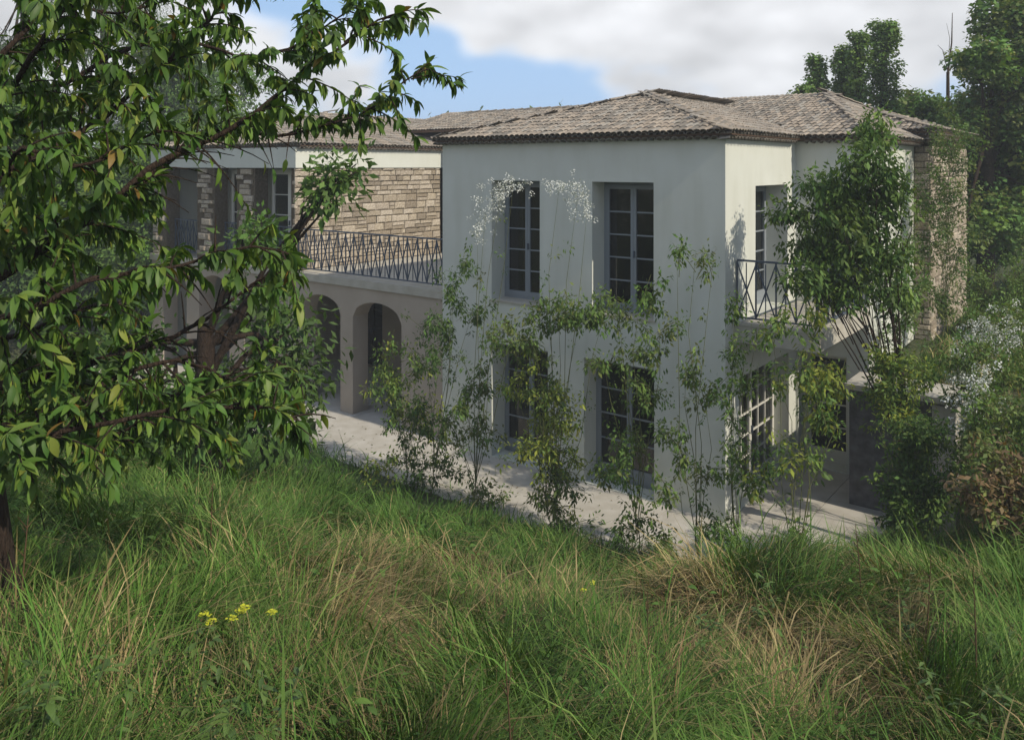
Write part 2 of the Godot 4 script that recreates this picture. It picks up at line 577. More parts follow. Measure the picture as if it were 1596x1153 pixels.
func stone_mesh(l: float, h: float, d: float, g: RandomNumberGenerator) -> ArrayMesh:
	# a rough block: x along the wall, y up, z out of it
	var j := func(a: float) -> float: return g.randf_range(-a, a)
	var back := [Vector3(0, 0, 0), Vector3(l, 0, 0), Vector3(l, h, 0), Vector3(0, h, 0)]
	var mid := []
	var front := []
	var e := minf(l, h) * 0.16
	for p in back:
		var q: Vector3 = p + Vector3(j.call(0.008), j.call(0.006), d * 0.55)
		mid.append(q)
		front.append(q + Vector3(e if p.x == 0 else -e, e if p.y == 0 else -e, d * 0.45 + j.call(0.008)))
	var b := MB.new()
	for k in 4:
		var k2 := (k + 1) % 4
		var out: Vector3 = (back[k] + back[k2]) / 2.0 - Vector3(l, h, 0) / 2.0
		b.face(back[k], back[k2], mid[k2], mid[k], out)
		b.face(mid[k], mid[k2], front[k2], front[k], out + Vector3(0, 0, 0.05))
	var c: Vector3 = (front[0] + front[1] + front[2] + front[3]) / 4.0 + Vector3(j.call(0.05), j.call(0.02), 0.008 + j.call(0.01))
	for k in 4:
		b.tri(front[k], c, front[(k + 1) % 4]) if (front[(k + 1) % 4] - front[k]).cross(c - front[k]).z > 0 else b.tri(front[k], front[(k + 1) % 4], c)
	return b.mesh(M.stones[0])

func stones(parent: Node, o: Vector3, u: Vector3, out: Vector3, len_: float, h: float, holes: Array, singly: bool, seed_: int):
	# rows of rubble blocks on a wall face
	var g := RandomNumberGenerator.new()
	g.seed = seed_
	var shapes := []
	for k in 14:
		shapes.append(stone_mesh(1.0, 1.0, 1.0, g))
	var y := 0.0
	var basis0 := Basis(u, Vector3.UP, out)
	var xf := []
	var cl := []
	while y < h - 0.05:
		var ch := g.randf_range(0.10, 0.21)
		if y + ch > h - 0.06: ch = h - y
		var x := 0.0
		while x < len_ - 0.02:
			var l := g.randf_range(0.16, 0.52)
			if x + l > len_ - 0.12: l = len_ - x
			var hh := ch - 0.014
			var skip := false
			for q in holes:
				if x + l > q[0] and x < q[2] and y + ch > q[1] and y < q[3]: skip = true
			if not skip:
				var parts := [[0.0, hh]]
				if ch > 0.17 and g.randf() < 0.35: parts = [[0.0, hh * 0.5 - 0.006], [hh * 0.5 + 0.006, hh * 0.5 - 0.006]]
				for pp in parts:
					var d := g.randf_range(0.045, 0.085)
					var bs := basis0 * Basis.from_scale(Vector3(l - 0.014, pp[1], d))
					var t := Transform3D(bs, o + u * (x + 0.007) + Vector3.UP * (y + 0.007 + pp[0]) + out * 0.0)
					if singly:
						var s := part("stone", shapes[g.randi() % shapes.size()], parent, Vector3.ZERO, M.stones[g.randi() % M.stones.size()])
						s.transform = t
					else:
						xf.append(t)
						cl.append(M.stones[g.randi() % M.stones.size()].albedo_color.srgb_to_linear())
			x += l
		y += ch
	if not singly:
		var m: StandardMaterial3D = M.stones[0].duplicate()
		m.albedo_color = Color.WHITE; m.vertex_color_use_as_albedo = true
		var sh: ArrayMesh = shapes[3].duplicate()
		sh.surface_set_material(0, m)
		many("stonework", sh, xf, cl, parent)

var tile_shape: ArrayMesh
func make_tile() -> ArrayMesh:
	# a half round clay tile: x across, z up the slope, y out of it, one unit wide and one long
	var b := MB.new()
	var seg := 6
	for e in 2:
		for k in seg + 1:
			var a := PI * k / seg
			var r := 0.5 if e == 0 else 0.42
			var o := Vector3(cos(a), sin(a), 0)
			b.vert(Vector3(o.x * r, o.y * r * 0.85 + (0.16 if e == 0 else 0.0), float(e)), o)
	for k in seg:
		var a := k
		b.i.append_array(PackedInt32Array([a, a + seg + 2, a + 1, a, a + seg + 1, a + seg + 2]))
	# the thick lower end
	for k in seg:
		var a0 := PI * k / seg
		var a1 := PI * (k + 1) / seg
		var p := func(a: float, r: float) -> Vector3: return Vector3(cos(a) * r, sin(a) * r * 0.85 + 0.16, 0.0)
		b.face(p.call(a0, 0.5), p.call(a1, 0.5), p.call(a1, 0.40), p.call(a0, 0.40), Vector3.FORWARD)
	return b.mesh(M.tile_any)

func slope_tiles(parent: Node, a: Vector3, b_: Vector3, c: Vector3, d: Vector3, singly: int, clip = null):
	# eave from a to b_, top edge from d to c (c = d for a triangle)
	var u := (b_ - a).normalized()
	var nn := (b_ - a).cross(d - a).normalized()
	if nn.y < 0: nn = -nn
	var up := nn.cross(u)
	if up.y < 0: up = -up
	var height := (d - a).dot(up)
	var eave := (b_ - a).length()
	var l_top := (d - a).dot(u)
	var r_top := (c - a).dot(u)
	var pitch := 0.115
	var expo := 0.27
	var xf := []
	var cl := []
	var s := -0.03
	while s < height - 0.05:
		var t := maxf(s, 0.0) / height
		var u0 := l_top * t
		var u1 := lerpf(eave, r_top, t)
		var k := ceilf(u0 / pitch)
		while k * pitch < u1:
			var p := a + u * (k * pitch + rnd(-0.008, 0.008)) + up * (s + rnd(-0.012, 0.012)) + nn * (0.012 + rnd(0, 0.008))
			if clip == null or clip.call(p):
				var bs := Basis(nn.cross(up), nn, up).rotated(nn, rnd(-0.03, 0.03)) * Basis.from_scale(Vector3(0.112, 0.068, 0.34))
				xf.append(Transform3D(bs, p))
			k += 1.0
		s += expo
	var rest := []
	for k in xf.size():
		var mi: int = rng.randi() % M.tiles.size()
		if k < singly:
			var o := part("tile", tile_shape, parent, Vector3.ZERO, M.tiles[mi])
			o.transform = xf[k]
		else:
			rest.append(xf[k])
			cl.append(M.tiles[mi].albedo_color.srgb_to_linear())
	if rest: many("tiles", tile_shape, rest, cl, parent)

func hip_roof(house: Node, x0: float, x1: float, z0: float, z1: float, y: float, r0: Vector3, r1: Vector3, singly_front: int, sides: String, clip = null) -> MeshInstance3D:
	# z0 the front eave, z1 the back one; r0 the front or left end of the ridge, r1 the other
	var A := Vector3(x0, y, z0)
	var B := Vector3(x1, y, z0)
	var C := Vector3(x1, y, z1)
	var D := Vector3(x0, y, z1)
	var deep := absf(r0.x - r1.x) < 0.01
	var b := MB.new()
	var lift := Vector3.UP * 0.07
	var eaves := [A, B, C, D]
	A += Vector3(0.09, 0, -0.09); B += Vector3(-0.09, 0, -0.09); C += Vector3(-0.09, 0, 0.09); D += Vector3(0.09, 0, 0.09)
	b.face(A, B, C, D, Vector3.DOWN)
	for q in [[A, B, Vector3.BACK], [B, C, Vector3.RIGHT], [C, D, Vector3.FORWARD], [D, A, Vector3.LEFT]]:
		b.face(q[0], q[1], q[1] + lift, q[0] + lift, q[2])
	var tri_out := func(p: Vector3, q: Vector3, r: Vector3):
		if (r - p).cross(q - p).y > 0: b.tri(p, q, r)
		else: b.tri(p, r, q)
	if deep:
		tri_out.call(A + lift, B + lift, r0)
		tri_out.call(C + lift, D + lift, r1)
		b.face(B + lift, C + lift, r1, r0, Vector3(1, 1, 0))
		b.face(D + lift, A + lift, r0, r1, Vector3(-1, 1, 0))
	else:
		tri_out.call(A + lift, D + lift, r0)
		tri_out.call(B + lift, C + lift, r1)
		b.face(A + lift, B + lift, r1, r0, Vector3(0, 1, 1))
		b.face(C + lift, D + lift, r0, r1, Vector3(0, 1, -1))
	var roof := part("roof", b.mesh(M.deck), house)
	A = eaves[0]; B = eaves[1]; C = eaves[2]; D = eaves[3]
	if deep:
		if sides.contains("f"): slope_tiles(roof, A + lift, B + lift, r0, r0, singly_front, clip)
		if sides.contains("r"): slope_tiles(roof, B + lift, C + lift, r1, r0, 0, clip)
		if sides.contains("l"): slope_tiles(roof, D + lift, A + lift, r0, r1, 0, clip)
	else:
		if sides.contains("f"): slope_tiles(roof, A + lift, B + lift, r1, r0, singly_front, clip)
		if sides.contains("r"): slope_tiles(roof, B + lift, C + lift, r1, r1, 0, clip)
	# hip and ridge tiles
	var ridges := []
	if deep: ridges = [[A, r0], [B, r0], [r0, r1]]
	else: ridges = [[A, r0], [B, r1], [C, r1], [r0, r1]]
	var xf := []
	var cl := []
	for q in ridges:
		var dir: Vector3 = (q[1] - q[0]).normalized()
		var len_: float = (q[1] - q[0]).length()
		var side := Vector3.UP.cross(dir).normalized()
		var s := 0.05
		while s < len_ - 0.05:
			var p: Vector3 = q[0] + dir * s + Vector3.UP * (0.06 if q[0].y < y + 0.1 else -0.01)
			if clip == null or clip.call(p):
				xf.append(Transform3D(Basis(side, dir.cross(side), dir) * Basis.from_scale(Vector3(0.15, 0.085, 0.42)), p))
				cl.append(M.tiles[rng.randi() % M.tiles.size()].albedo_color.srgb_to_linear())
			s += 0.34
	many("ridge_tiles", tile_shape, xf, cl, roof)
	return roof

func eave_row(roof: Node, a: Vector3, b_: Vector3, out: Vector3, courses := 2):
	# the courses of tile ends that carry the eave
	var u := (b_ - a).normalized()
	var len_ := (b_ - a).length()
	var bed := MB.new()
	var h := 0.075
	for c in courses:
		var reach := -0.035 * (courses - 1 - c)
		var y0 := -h * (courses - c)
		var p := []
		for yy in [y0 + h - 0.018, y0 + h]:
			for q in [[0.0, -0.22], [len_, -0.22], [len_, reach + 0.01], [0.0, reach + 0.01]]:
				p.append(a + u * q[0] + out * q[1] + Vector3.UP * yy)
		bed.hexa(p)
	part("eave_board", bed.mesh(M.eave), roof)
	for c in courses:
		var reach := -0.035 * (courses - 1 - c)
		var y0 := -h * (courses - c)
		var s := 0.0675
		while s < len_ - 0.04:
			var o := part("eave_tile", tile_shape, roof, Vector3.ZERO, M.tiles[[0, 2, 4, 4, 2, 5][rng.randi() % 6]])
			o.transform = Transform3D(Basis(-u, Vector3.UP, -out) * Basis.from_scale(Vector3(0.125, 0.11, 0.2)), a + u * s + out * (reach + rnd(-0.006, 0.006)) + Vector3.UP * (y0 - 0.012))
			s += 0.135

func railing(house: Node, a: Vector3, b_: Vector3, h := 1.0):
	var u := (b_ - a).normalized()
	var len_ := (b_ - a).length()
	var side := u.cross(Vector3.UP)
	var b := MB.new()
	b.bar(a + Vector3.UP * h, b_ + Vector3.UP * h, 0.045, 0.03, side)
	var root := part("railing", b.mesh(M.iron), house)
	var lower := MB.new()
	lower.bar(a + Vector3.UP * 0.09, b_ + Vector3.UP * 0.09, 0.035, 0.025, side)
	part("lower_rail", lower.mesh(M.iron), root)
	var n_ := maxi(1, roundi(len_ / 0.29))
	var w := len_ / n_
	var pieces := []
	for k in n_ + 1:
		var q := a + u * w * k
		pieces.append([q + Vector3.UP * 0.09, q + Vector3.UP * (h - 0.02), 0.022])
	for k in n_:
		var q := a + u * w * k
		pieces.append([q + Vector3.UP * 0.11, q + u * w + Vector3.UP * (h - 0.03), 0.018])
		pieces.append([q + u * w + Vector3.UP * 0.11, q + Vector3.UP * (h - 0.03), 0.018])
		pieces.append([q + u * w * 0.5 + Vector3.UP * 0.11, q + u * w * 0.5 + Vector3.UP * (h - 0.03), 0.014])
	for k in pieces.size():
		var q = pieces[k]
		var m := MB.new()
		var off := side * (0.012 if k % 3 == 1 else -0.012 if k % 3 == 2 else 0.0)
		m.bar(q[0] + off, q[1] + off, q[2], q[2], side)
		part("baluster", m.mesh(M.iron), root)

func arcade(house: Node, o: Vector3, len_: float, h: float, thick: float, arches: Array):
	# a wall along +x with arched openings [x0, x1, spring, crown] measured from o
	var b := MB.new()
	var t := Vector3(0, 0, -thick)
	var x := 0.0
	var slab := func(p0: float, p1: float, y00: float, y01: float, low: bool):
		var q00 := o + Vector3(p0, y00, 0)
		var q10 := o + Vector3(p1, y01, 0)
		var q11 := o + Vector3(p1, h, 0)
		var q01 := o + Vector3(p0, h, 0)
		b.face(q00, q10, q11, q01, Vector3.BACK)
		b.face(q00 + t, q10 + t, q11 + t, q01 + t, Vector3.FORWARD)
		if low: b.face(q00, q10, q10 + t, q00 + t, Vector3.DOWN)
		b.face(q01, q11, q11 + t, q01 + t, Vector3.UP)
	for q in arches:
		slab.call(x, q[0], 0.0, 0.0, false)
		for e in [[q[0], Vector3.RIGHT], [q[1], Vector3.LEFT]]:
			var p := o + Vector3(e[0], 0, 0)
			b.face(p, p + Vector3.UP * q[2], p + Vector3.UP * q[2] + t, p + t, e[1])
		var n_ := 12
		for k in n_:
			var f0 := float(k) / n_
			var f1 := float(k + 1) / n_
			var y0: float = q[2] + (q[3] - q[2]) * sqrt(maxf(0.0, 1.0 - pow(2.0 * f0 - 1.0, 2)))
			var y1: float = q[2] + (q[3] - q[2]) * sqrt(maxf(0.0, 1.0 - pow(2.0 * f1 - 1.0, 2)))
			slab.call(lerpf(q[0], q[1], f0), lerpf(q[0], q[1], f1), y0, y1, true)
		x = q[1]
	slab.call(x, len_, 0.0, 0.0, false)
	var e := o + Vector3(len_, 0, 0)
	b.face(e, e + Vector3.UP * h, e + Vector3.UP * h + t, e + t, Vector3.RIGHT)
	b.face(o, o + Vector3.UP * h, o + Vector3.UP * h + t, o + t, Vector3.LEFT)
	part("arcade_wall", b.mesh(M.arcade), house)

func slab(called: String, house: Node, lo: Vector3, hi: Vector3, m: Material) -> MeshInstance3D:
	var b := MB.new()
	b.box(lo, hi)
	return part(called, b.mesh(m), house)

func build_house():
	tile_shape = make_tile()
	var H := thing("house", "two-storey grey plastered house with tiled hipped roofs, arcade and balconies", "house")
	var X := Vector3.RIGHT
	var Z := Vector3.BACK
	var T := 0.5
	var top := 6.03
	# front wing
	var F0 := Vector3(-6, 0, 0)
	wall("wall", H, F0, X, -Z, 6.0, top, T, [[1.28, Y1 - 0.03, 2.42, 5.3], [3.55, Y1 - 0.03, 4.75, 5.3], [1.28, 0.02, 2.6, 2.2], [3.38, 0.02, 4.76, 2.2]], M.wall)
	wall("wall", H, Vector3(0, 0, -T), -Z, -X, 2.75, top, T, [[0.05, 0.02, 2.38, 2.15], [0.75, Y1, 2.31, 5.24]], M.wall)
	wall("wall", H, Vector3(-6, 0, -T), -Z, X, 5.0, top, 0.4, [], M.wall)
	glazing("window", H, Vector3(-4.72, Y1 - 0.03, -0.40), X, -Z, 1.14, 2.28, 2, 1, 5, M.frame, 0.055, 0.0)
	glazing("window", H, Vector3(-2.45, Y1 - 0.03, -0.40), X, -Z, 1.2, 2.28, 2, 1, 5, M.frame, 0.055, 0.0)
	glazing("glazed_door", H, Vector3(-4.72, 0.02, -0.40), X, -Z, 1.32, 2.18, 2, 1, 4, M.frame, 0.05, 0.12)
	glazing("glazed_door", H, Vector3(-2.62, 0.02, -0.40), X, -Z, 1.38, 2.18, 2, 1, 4, M.frame, 0.05, 0.12)
	glazing("glazed_door", H, Vector3(-0.28, 0.02, -0.55), -Z, -X, 2.33, 2.13, 2, 3, 5, M.white_frame, 0.05, 0.02)
	glazing("glazed_door", H, Vector3(-0.40, Y1, -1.25), -Z, -X, 1.56, 2.19, 2, 1, 5, M.frame, 0.06, 0.1)
	for q in [[-4.40, Y1 + 0.05], [-4.2, 0.1], [-2.2, 0.1]]:
		var cu := MB.new()
		for k in 4:
			cu.tube([Vector3(q[0] + k * 0.05, q[1], -0.62), Vector3(q[0] + k * 0.05, q[1] + 2.0, -0.62)], [0.035, 0.03], 6)
		part("curtain", cu.mesh(M.curtain), H)
	# sills
	slab("sill", H, Vector3(-4.76, Y1 - 0.06, -0.42), Vector3(-3.54, Y1 - 0.027, 0.03), M.slab)
	slab("sill", H, Vector3(-2.49, Y1 - 0.06, -0.42), Vector3(-1.21, Y1 - 0.027, 0.03), M.slab)
	# right wing
	wall("wall", H, Vector3(0.0, 0, -3.25), X, -Z, 1.3, top, T, [[0.05, 0.02, 0.92, 2.1], [0.32, Y1, 1.0, 5.2]], M.wall)
	glazing("glazed_door", H, Vector3(0.05, 0.02, -3.64), X, -Z, 0.87, 2.08, 1, 1, 4, M.white_frame, 0.06, 0.1)
	glazing("window", H, Vector3(0.32, Y1, -3.6), X, -Z, 0.68, 2.15, 1, 1, 5, M.frame, 0.05, 0.0)
	wall("wall", H, Vector3(1.3, 0, -3.25 - T), -Z, -X, 3.13, top, 0.45, [], M.wall)
	# stone gable at the far right
	var S := wall("stone_wall", H, Vector3(0.4, 0, -6.88), X, -Z, 1.19, 6.0, 0.4, [], M.mortar)
	stones(S, Vector3(1.3, 1.6, -6.88), X, Z, 0.34, 4.4, [], true, 51)
	var S2 := wall("stone_wall", H, Vector3(1.59, 0, -7.28), -Z, -X, 4.0, 6.2, 0.4, [], M.mortar)
	stones(S2, Vector3(1.59, 1.6, -6.82), -Z, X, 4.4, 4.4, [], false, 52)
	# the tower on the left: stone upstairs, arcade below
	var tx0 := -17.6
	var tz := -0.12
	var tw := wall("stone_wall", H, Vector3(tx0, Y1, tz - 0.07), X, -Z, 6.63, 2.6, 0.4, [[0.69, 0.0, 2.29, 2.48], [3.13, 0.0, 4.16, 2.48], [4.95, 0.0, 6.44, 2.48]], M.mortar)
	stones(tw, Vector3(tx0, Y1, tz - 0.07), X, Z, 6.69, 2.46, [[0.69, 0, 2.29, 2.48], [3.13, 0, 4.16, 2.48], [4.95, 0, 6.44, 2.48]], false, 53)
	for e in [[0.69, -15.0, 0.0], [2.29, 0, 0]]: pass
	slab("lintel", H, Vector3(tx0 - 0.02, Y1 + 2.48, tz - 0.5), Vector3(-10.88, top, tz + 0.02), M.wall)
	var ts := wall("stone_wall", H, Vector3(-10.97, Y1, tz - 0.47), -Z, -X, 4.7, 2.48, 0.35, [], M.mortar)
	stones(ts, Vector3(-10.97, Y1, tz - 0.0), -Z, X, 5.1, 2.48, [], true, 54)
	slab("lintel", H, Vector3(-11.4, Y1 + 2.48, -5.6), Vector3(-10.88, top, tz - 0.5), M.wall)
	wall("wall", H, Vector3(tx0, 0, tz - 0.5), -Z, X, 11.6, top, 0.4, [], M.wall)
	wall("wall", H, Vector3(tx0 + 0.4, Y1, -2.4), X, -Z, 6.0, 2.9, 0.3, [[3.0, 0.0, 6.0, 2.3]], M.wall)   # back of the loggia
	glazing("glazed_door", H, Vector3(-14.2, Y1, -2.45), X, -Z, 3.0, 2.3, 2, 2, 4, M.white_frame, 0.06, 0.1)
	glazing("window", H, Vector3(-14.47, Y1, -0.70), X, -Z, 1.03, 2.44, 2, 1, 4, M.white_frame, 0.06, 0.1)
	glazing("window", H, Vector3(-12.65, Y1, -0.70), X, -Z, 1.49, 2.44, 2, 1, 4, M.white_frame, 0.06, 0.1)
	railing(H, Vector3(-16.9, Y1, -0.45), Vector3(-15.32, Y1, -0.45))
	railing(H, Vector3(-14.46, Y1, -0.5), Vector3(-13.45, Y1, -0.5))
	railing(H, Vector3(-12.64, Y1, -0.5), Vector3(-11.17, Y1, -0.5))
	arcade(H, Vector3(tx0, 0, tz), 11.6, Y1 - 0.18, 0.45, [[0.62, 1.87, 2.2, 2.62], [2.5, 3.93, 2.2, 2.66], [4.59, 5.98, 2.2, 2.66], [6.94, 8.33, 2.2, 2.58], [8.75, 10.3, 2.2, 2.58]])
	# terrace slab over the arcade, with its lip
	slab("terrace_slab", H, Vector3(tx0 - 0.03, Y1 - 0.18, -5.7), Vector3(-6.0, Y1 - 0.002, tz + 0.05), M.slab)
	railing(H, Vector3(-10.86, Y1, -0.18), Vector3(-6.04, Y1, -0.18), 1.02)
	wall("wall", H, Vector3(tx0 + 0.4, 0, -3.3), X, -Z, 11.2, Y1 - 0.18, 0.3, [[4.6, 0, 5.9, 2.2], [8.9, 0, 10.2, 2.2]], M.arcade)
	glazing("glazed_door", H, Vector3(-12.6, 0.0, -3.5), X, -Z, 1.3, 2.2, 2, 1, 3, M.dark_wood, 0.08, 0.4)
	glazing("glazed_door", H, Vector3(-8.3, 0.0, -3.5), X, -Z, 1.3, 2.2, 2, 1, 3, M.dark_wood, 0.08, 0.4)
	wall("wall", H, Vector3(-13.3, 0, tz - 0.45), -Z, X, 2.55, Y1 - 0.18, 0.25, [], M.arcade)
	wall("wall", H, Vector3(-10.9, Y1, -5.45), X, -Z, 4.9, 3.5, 0.4, [[1.2, 0.0, 3.2, 2.2]], M.wall)
	glazing("glazed_door", H, Vector3(-9.7, Y1, -5.7), X, -Z, 2.0, 2.2, 2, 1, 4, M.frame, 0.06, 0.1)
	# balcony
	var bal := slab("balcony", H, Vector3(0.0, Y1 - 0.28, -3.25), Vector3(1.32, Y1, -0.35), M.slab)
	slab("balcony_lip", bal, Vector3(0.003, Y1 + 0.002, -0.42), Vector3(1.35, Y1 + 0.04, -0.32), M.slab)
	railing(H, Vector3(0.02, Y1 + 0.02, -0.42), Vector3(1.27, Y1 + 0.02, -0.42))
	railing(H, Vector3(1.27, Y1 + 0.02, -0.46), Vector3(1.27, Y1 + 0.02, -3.22))
	# inside: floors and closing walls
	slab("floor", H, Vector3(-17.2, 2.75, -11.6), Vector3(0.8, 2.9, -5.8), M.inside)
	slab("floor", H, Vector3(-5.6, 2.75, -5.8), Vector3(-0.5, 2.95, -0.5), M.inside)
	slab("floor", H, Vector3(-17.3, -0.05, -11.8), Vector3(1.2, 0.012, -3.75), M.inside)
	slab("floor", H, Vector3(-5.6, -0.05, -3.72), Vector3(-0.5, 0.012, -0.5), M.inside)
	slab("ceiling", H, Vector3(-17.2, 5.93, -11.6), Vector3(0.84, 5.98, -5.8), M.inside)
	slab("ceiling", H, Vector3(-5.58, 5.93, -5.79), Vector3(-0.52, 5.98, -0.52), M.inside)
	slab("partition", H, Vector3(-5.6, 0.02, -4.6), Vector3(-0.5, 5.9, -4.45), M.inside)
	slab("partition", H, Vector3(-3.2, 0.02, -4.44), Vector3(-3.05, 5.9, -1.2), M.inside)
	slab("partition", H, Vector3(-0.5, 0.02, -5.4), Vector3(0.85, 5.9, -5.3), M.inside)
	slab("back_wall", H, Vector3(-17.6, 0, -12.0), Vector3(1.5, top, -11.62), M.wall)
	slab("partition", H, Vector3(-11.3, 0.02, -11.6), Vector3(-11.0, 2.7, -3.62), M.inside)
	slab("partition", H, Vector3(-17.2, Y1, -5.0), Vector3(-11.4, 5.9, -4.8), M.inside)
	# roofs
	var y := 6.04
	var mr := hip_roof(H, -6.0, 1.5, -3.05, -12.2, y, Vector3(-5.95, 7.25, -7.6), Vector3(-0.7, 7.25, -7.6), 0, "fr", func(p): return p.x > -6.0 and (p.x > 0.18 or (-3.05 - p.z) * 0.27 > (0.18 - p.x) * 0.31 - 0.04))
	var mid := MB.new()
	for sgn in [1.0, -1.0]:
		mid.face(Vector3(-13, 6.62, -7.6 + 2.4 * sgn), Vector3(-5.9, 6.62, -7.6 + 2.4 * sgn), Vector3(-5.9, 7.25, -7.6), Vector3(-13, 7.25, -7.6), Vector3.UP)
		mid.face(Vector3(-13, 6.62, -7.6 + 2.4 * sgn), Vector3(-5.9, 6.62, -7.6 + 2.4 * sgn), Vector3(-5.9, 6.56, -7.6 + 2.36 * sgn), Vector3(-13, 6.56, -7.6 + 2.36 * sgn), Vector3(0, 0, sgn))
	var midroof := part("roof", mid.mesh(M.deck), H)
	slope_tiles(midroof, Vector3(-13.0, 6.62, -5.2), Vector3(-5.9, 6.62, -5.2), Vector3(-5.9, 7.25, -7.6), Vector3(-13.0, 7.25, -7.6), 0)
	many("ridge_tiles", tile_shape, range(18).map(func(k): return Transform3D(Basis(Vector3.BACK, Vector3.UP, Vector3.LEFT) * Basis.from_scale(Vector3(.17, .15, .42)), Vector3(-6.0 - k * .34, 7.26, -7.6))), range(18).map(func(k): return M.tiles[k % 6].albedo_color.srgb_to_linear()), midroof)
	var tr := hip_roof(H, -17.82, -10.72, -0.1, -11.9, y, Vector3(-14.25, 7.12, -3.75), Vector3(-14.25, 7.12, -8.6), 0, "fr")
	var ar := hip_roof(H, -6.12, 0.18, 0.2, -8.0, y, Vector3(-3, 7.06, -3.1), Vector3(-3, 7.06, -7.6), 290, "flr", func(p): return p.z > -3.15 or p.x < -3.0 or (-3.05 - p.z) * 0.27 < (0.18 - p.x) * 0.31 + 0.04)
	var sr := hip_roof(H, -2.4, 1.85, -6.62, -11.4, y + 0.22, Vector3(-0.4, 6.95, -9.0), Vector3(-0.2, 6.95, -9.0), 0, "fr", func(p): return p.x > -0.6)
	eave_row(ar, Vector3(-6.12, y + 0.11, 0.2), Vector3(0.18, y + 0.11, 0.2), Vector3.BACK)
	eave_row(ar, Vector3(0.18, y + 0.11, 0.18), Vector3(0.18, y + 0.11, -3.0), Vector3.RIGHT)
	eave_row(mr, Vector3(0.21, y + 0.11, -3.05), Vector3(1.5, y + 0.11, -3.05), Vector3.BACK)
	eave_row(mr, Vector3(1.5, y + 0.11, -3.07), Vector3(1.5, y + 0.11, -6.8), Vector3.RIGHT)
	eave_row(tr, Vector3(-17.82, y + 0.11, -0.1), Vector3(-10.72, y + 0.11, -0.1), Vector3.BACK)
	eave_row(tr, Vector3(-10.72, y + 0.11, -0.12), Vector3(-10.72, y + 0.11, -5.4), Vector3.RIGHT)
	eave_row(sr, Vector3(0.6, y + 0.33, -6.62), Vector3(1.85, y + 0.33, -6.62), Vector3.BACK, 4)
	eave_row(sr, Vector3(1.85, y + 0.33, -6.64), Vector3(1.85, y + 0.33, -9.5), Vector3.RIGHT, 3)

func build_retaining_wall():
	var R := thing("retaining_wall", "low grey concrete retaining wall with pale coping right of the house", "wall")
	slab("wall", R, Vector3(1.32, -0.2, -2.25), Vector3(2.6, 1.96, -1.95), M.retain)
	slab("pillar", R, Vector3(2.6, -0.2, -2.5), Vector3(2.92, 1.92, -1.7), M.slab)
	slab("return_wall", R, Vector3(2.6, -0.2, -6.0), Vector3(2.9, 1.94, -2.5), M.slab)
	slab("coping", R, Vector3(1.32, 1.962, -2.6), Vector3(2.98, 2.05, -1.66), M.slab)

# ---------------------------------------------------------------- trees and shrubs
const GREEN := Vector3(.095, .170, .042)
const DARK := Vector3(.066, .120, .034)
const MID := Vector3(.135, .215, .052)
const YELLOW := Vector3(.30, .36, .065)
const OLIVE := Vector3(.15, .19, .06)

var clumps := {}
func clump(kind: String) -> ArrayMesh:
	if not clumps.has(kind):
		match kind:
			"far": clumps[kind] = clump_mesh(40, 0.55, 0.19, 0.5, M.foliage, 5, 0.5)
			"ivy": clumps[kind] = clump_mesh(28, 0.20, 0.11, 0.75, M.foliage, 6, 0.8)
			"needle": clumps[kind] = clump_mesh(60, 0.42, 0.22, 0.10, M.foliage, 7, 0.1)
			"broad": clumps[kind] = clump_mesh(18, 0.28, 0.15, 0.42, M.foliage, 8, 0.9)
			"small": clumps[kind] = clump_mesh(14, 0.13, 0.085, 0.40, M.foliage, 9, 0.35)
			"bush": clumps[kind] = clump_mesh(18, 0.15, 0.085, 0.40, M.foliage, 10, 0.1)
			"flower": clumps[kind] = clump_mesh(22, 0.06, 0.022, 0.8, M.petal, 11, 0.0)
	return clumps[kind]

func fill(lobes: Array, per: float, pal: Array, scale: float, up_bias := 0.3, shell := 0.45) -> Array:
	# places and tints of leaf sprays in an uneven set of lobes [centre, radii, count]
	var xf := []
	var cl := []
	for q in lobes:
		var n_ := int(q[2] * per)
		var tone := rnd(0.75, 1.25)
		for k in n_:
			var d := rdir()
			d.y = d.y + up_bias * rnd(0, 1)
			d = d.normalized()
			var r := pow(rng.randf(), shell)
			var lump := 1.0 + 0.35 * n_bump.get_noise_3dv((d * 3.0 + q[0]) * 9.0)
			var p: Vector3 = q[0] + Vector3(d.x * q[1].x, d.y * q[1].y, d.z * q[1].z) * r * lump
			var s := scale * rnd(0.6, 1.3)
			xf.append(Transform3D(Basis.from_euler(Vector3(rnd(-0.5, 0.5), rnd(0, TAU), rnd(-0.5, 0.5))).scaled(Vector3.ONE * s), p))
			cl.append(vary(pal[rng.randi() % pal.size()] * tone, 0.3))
	return [xf, cl]

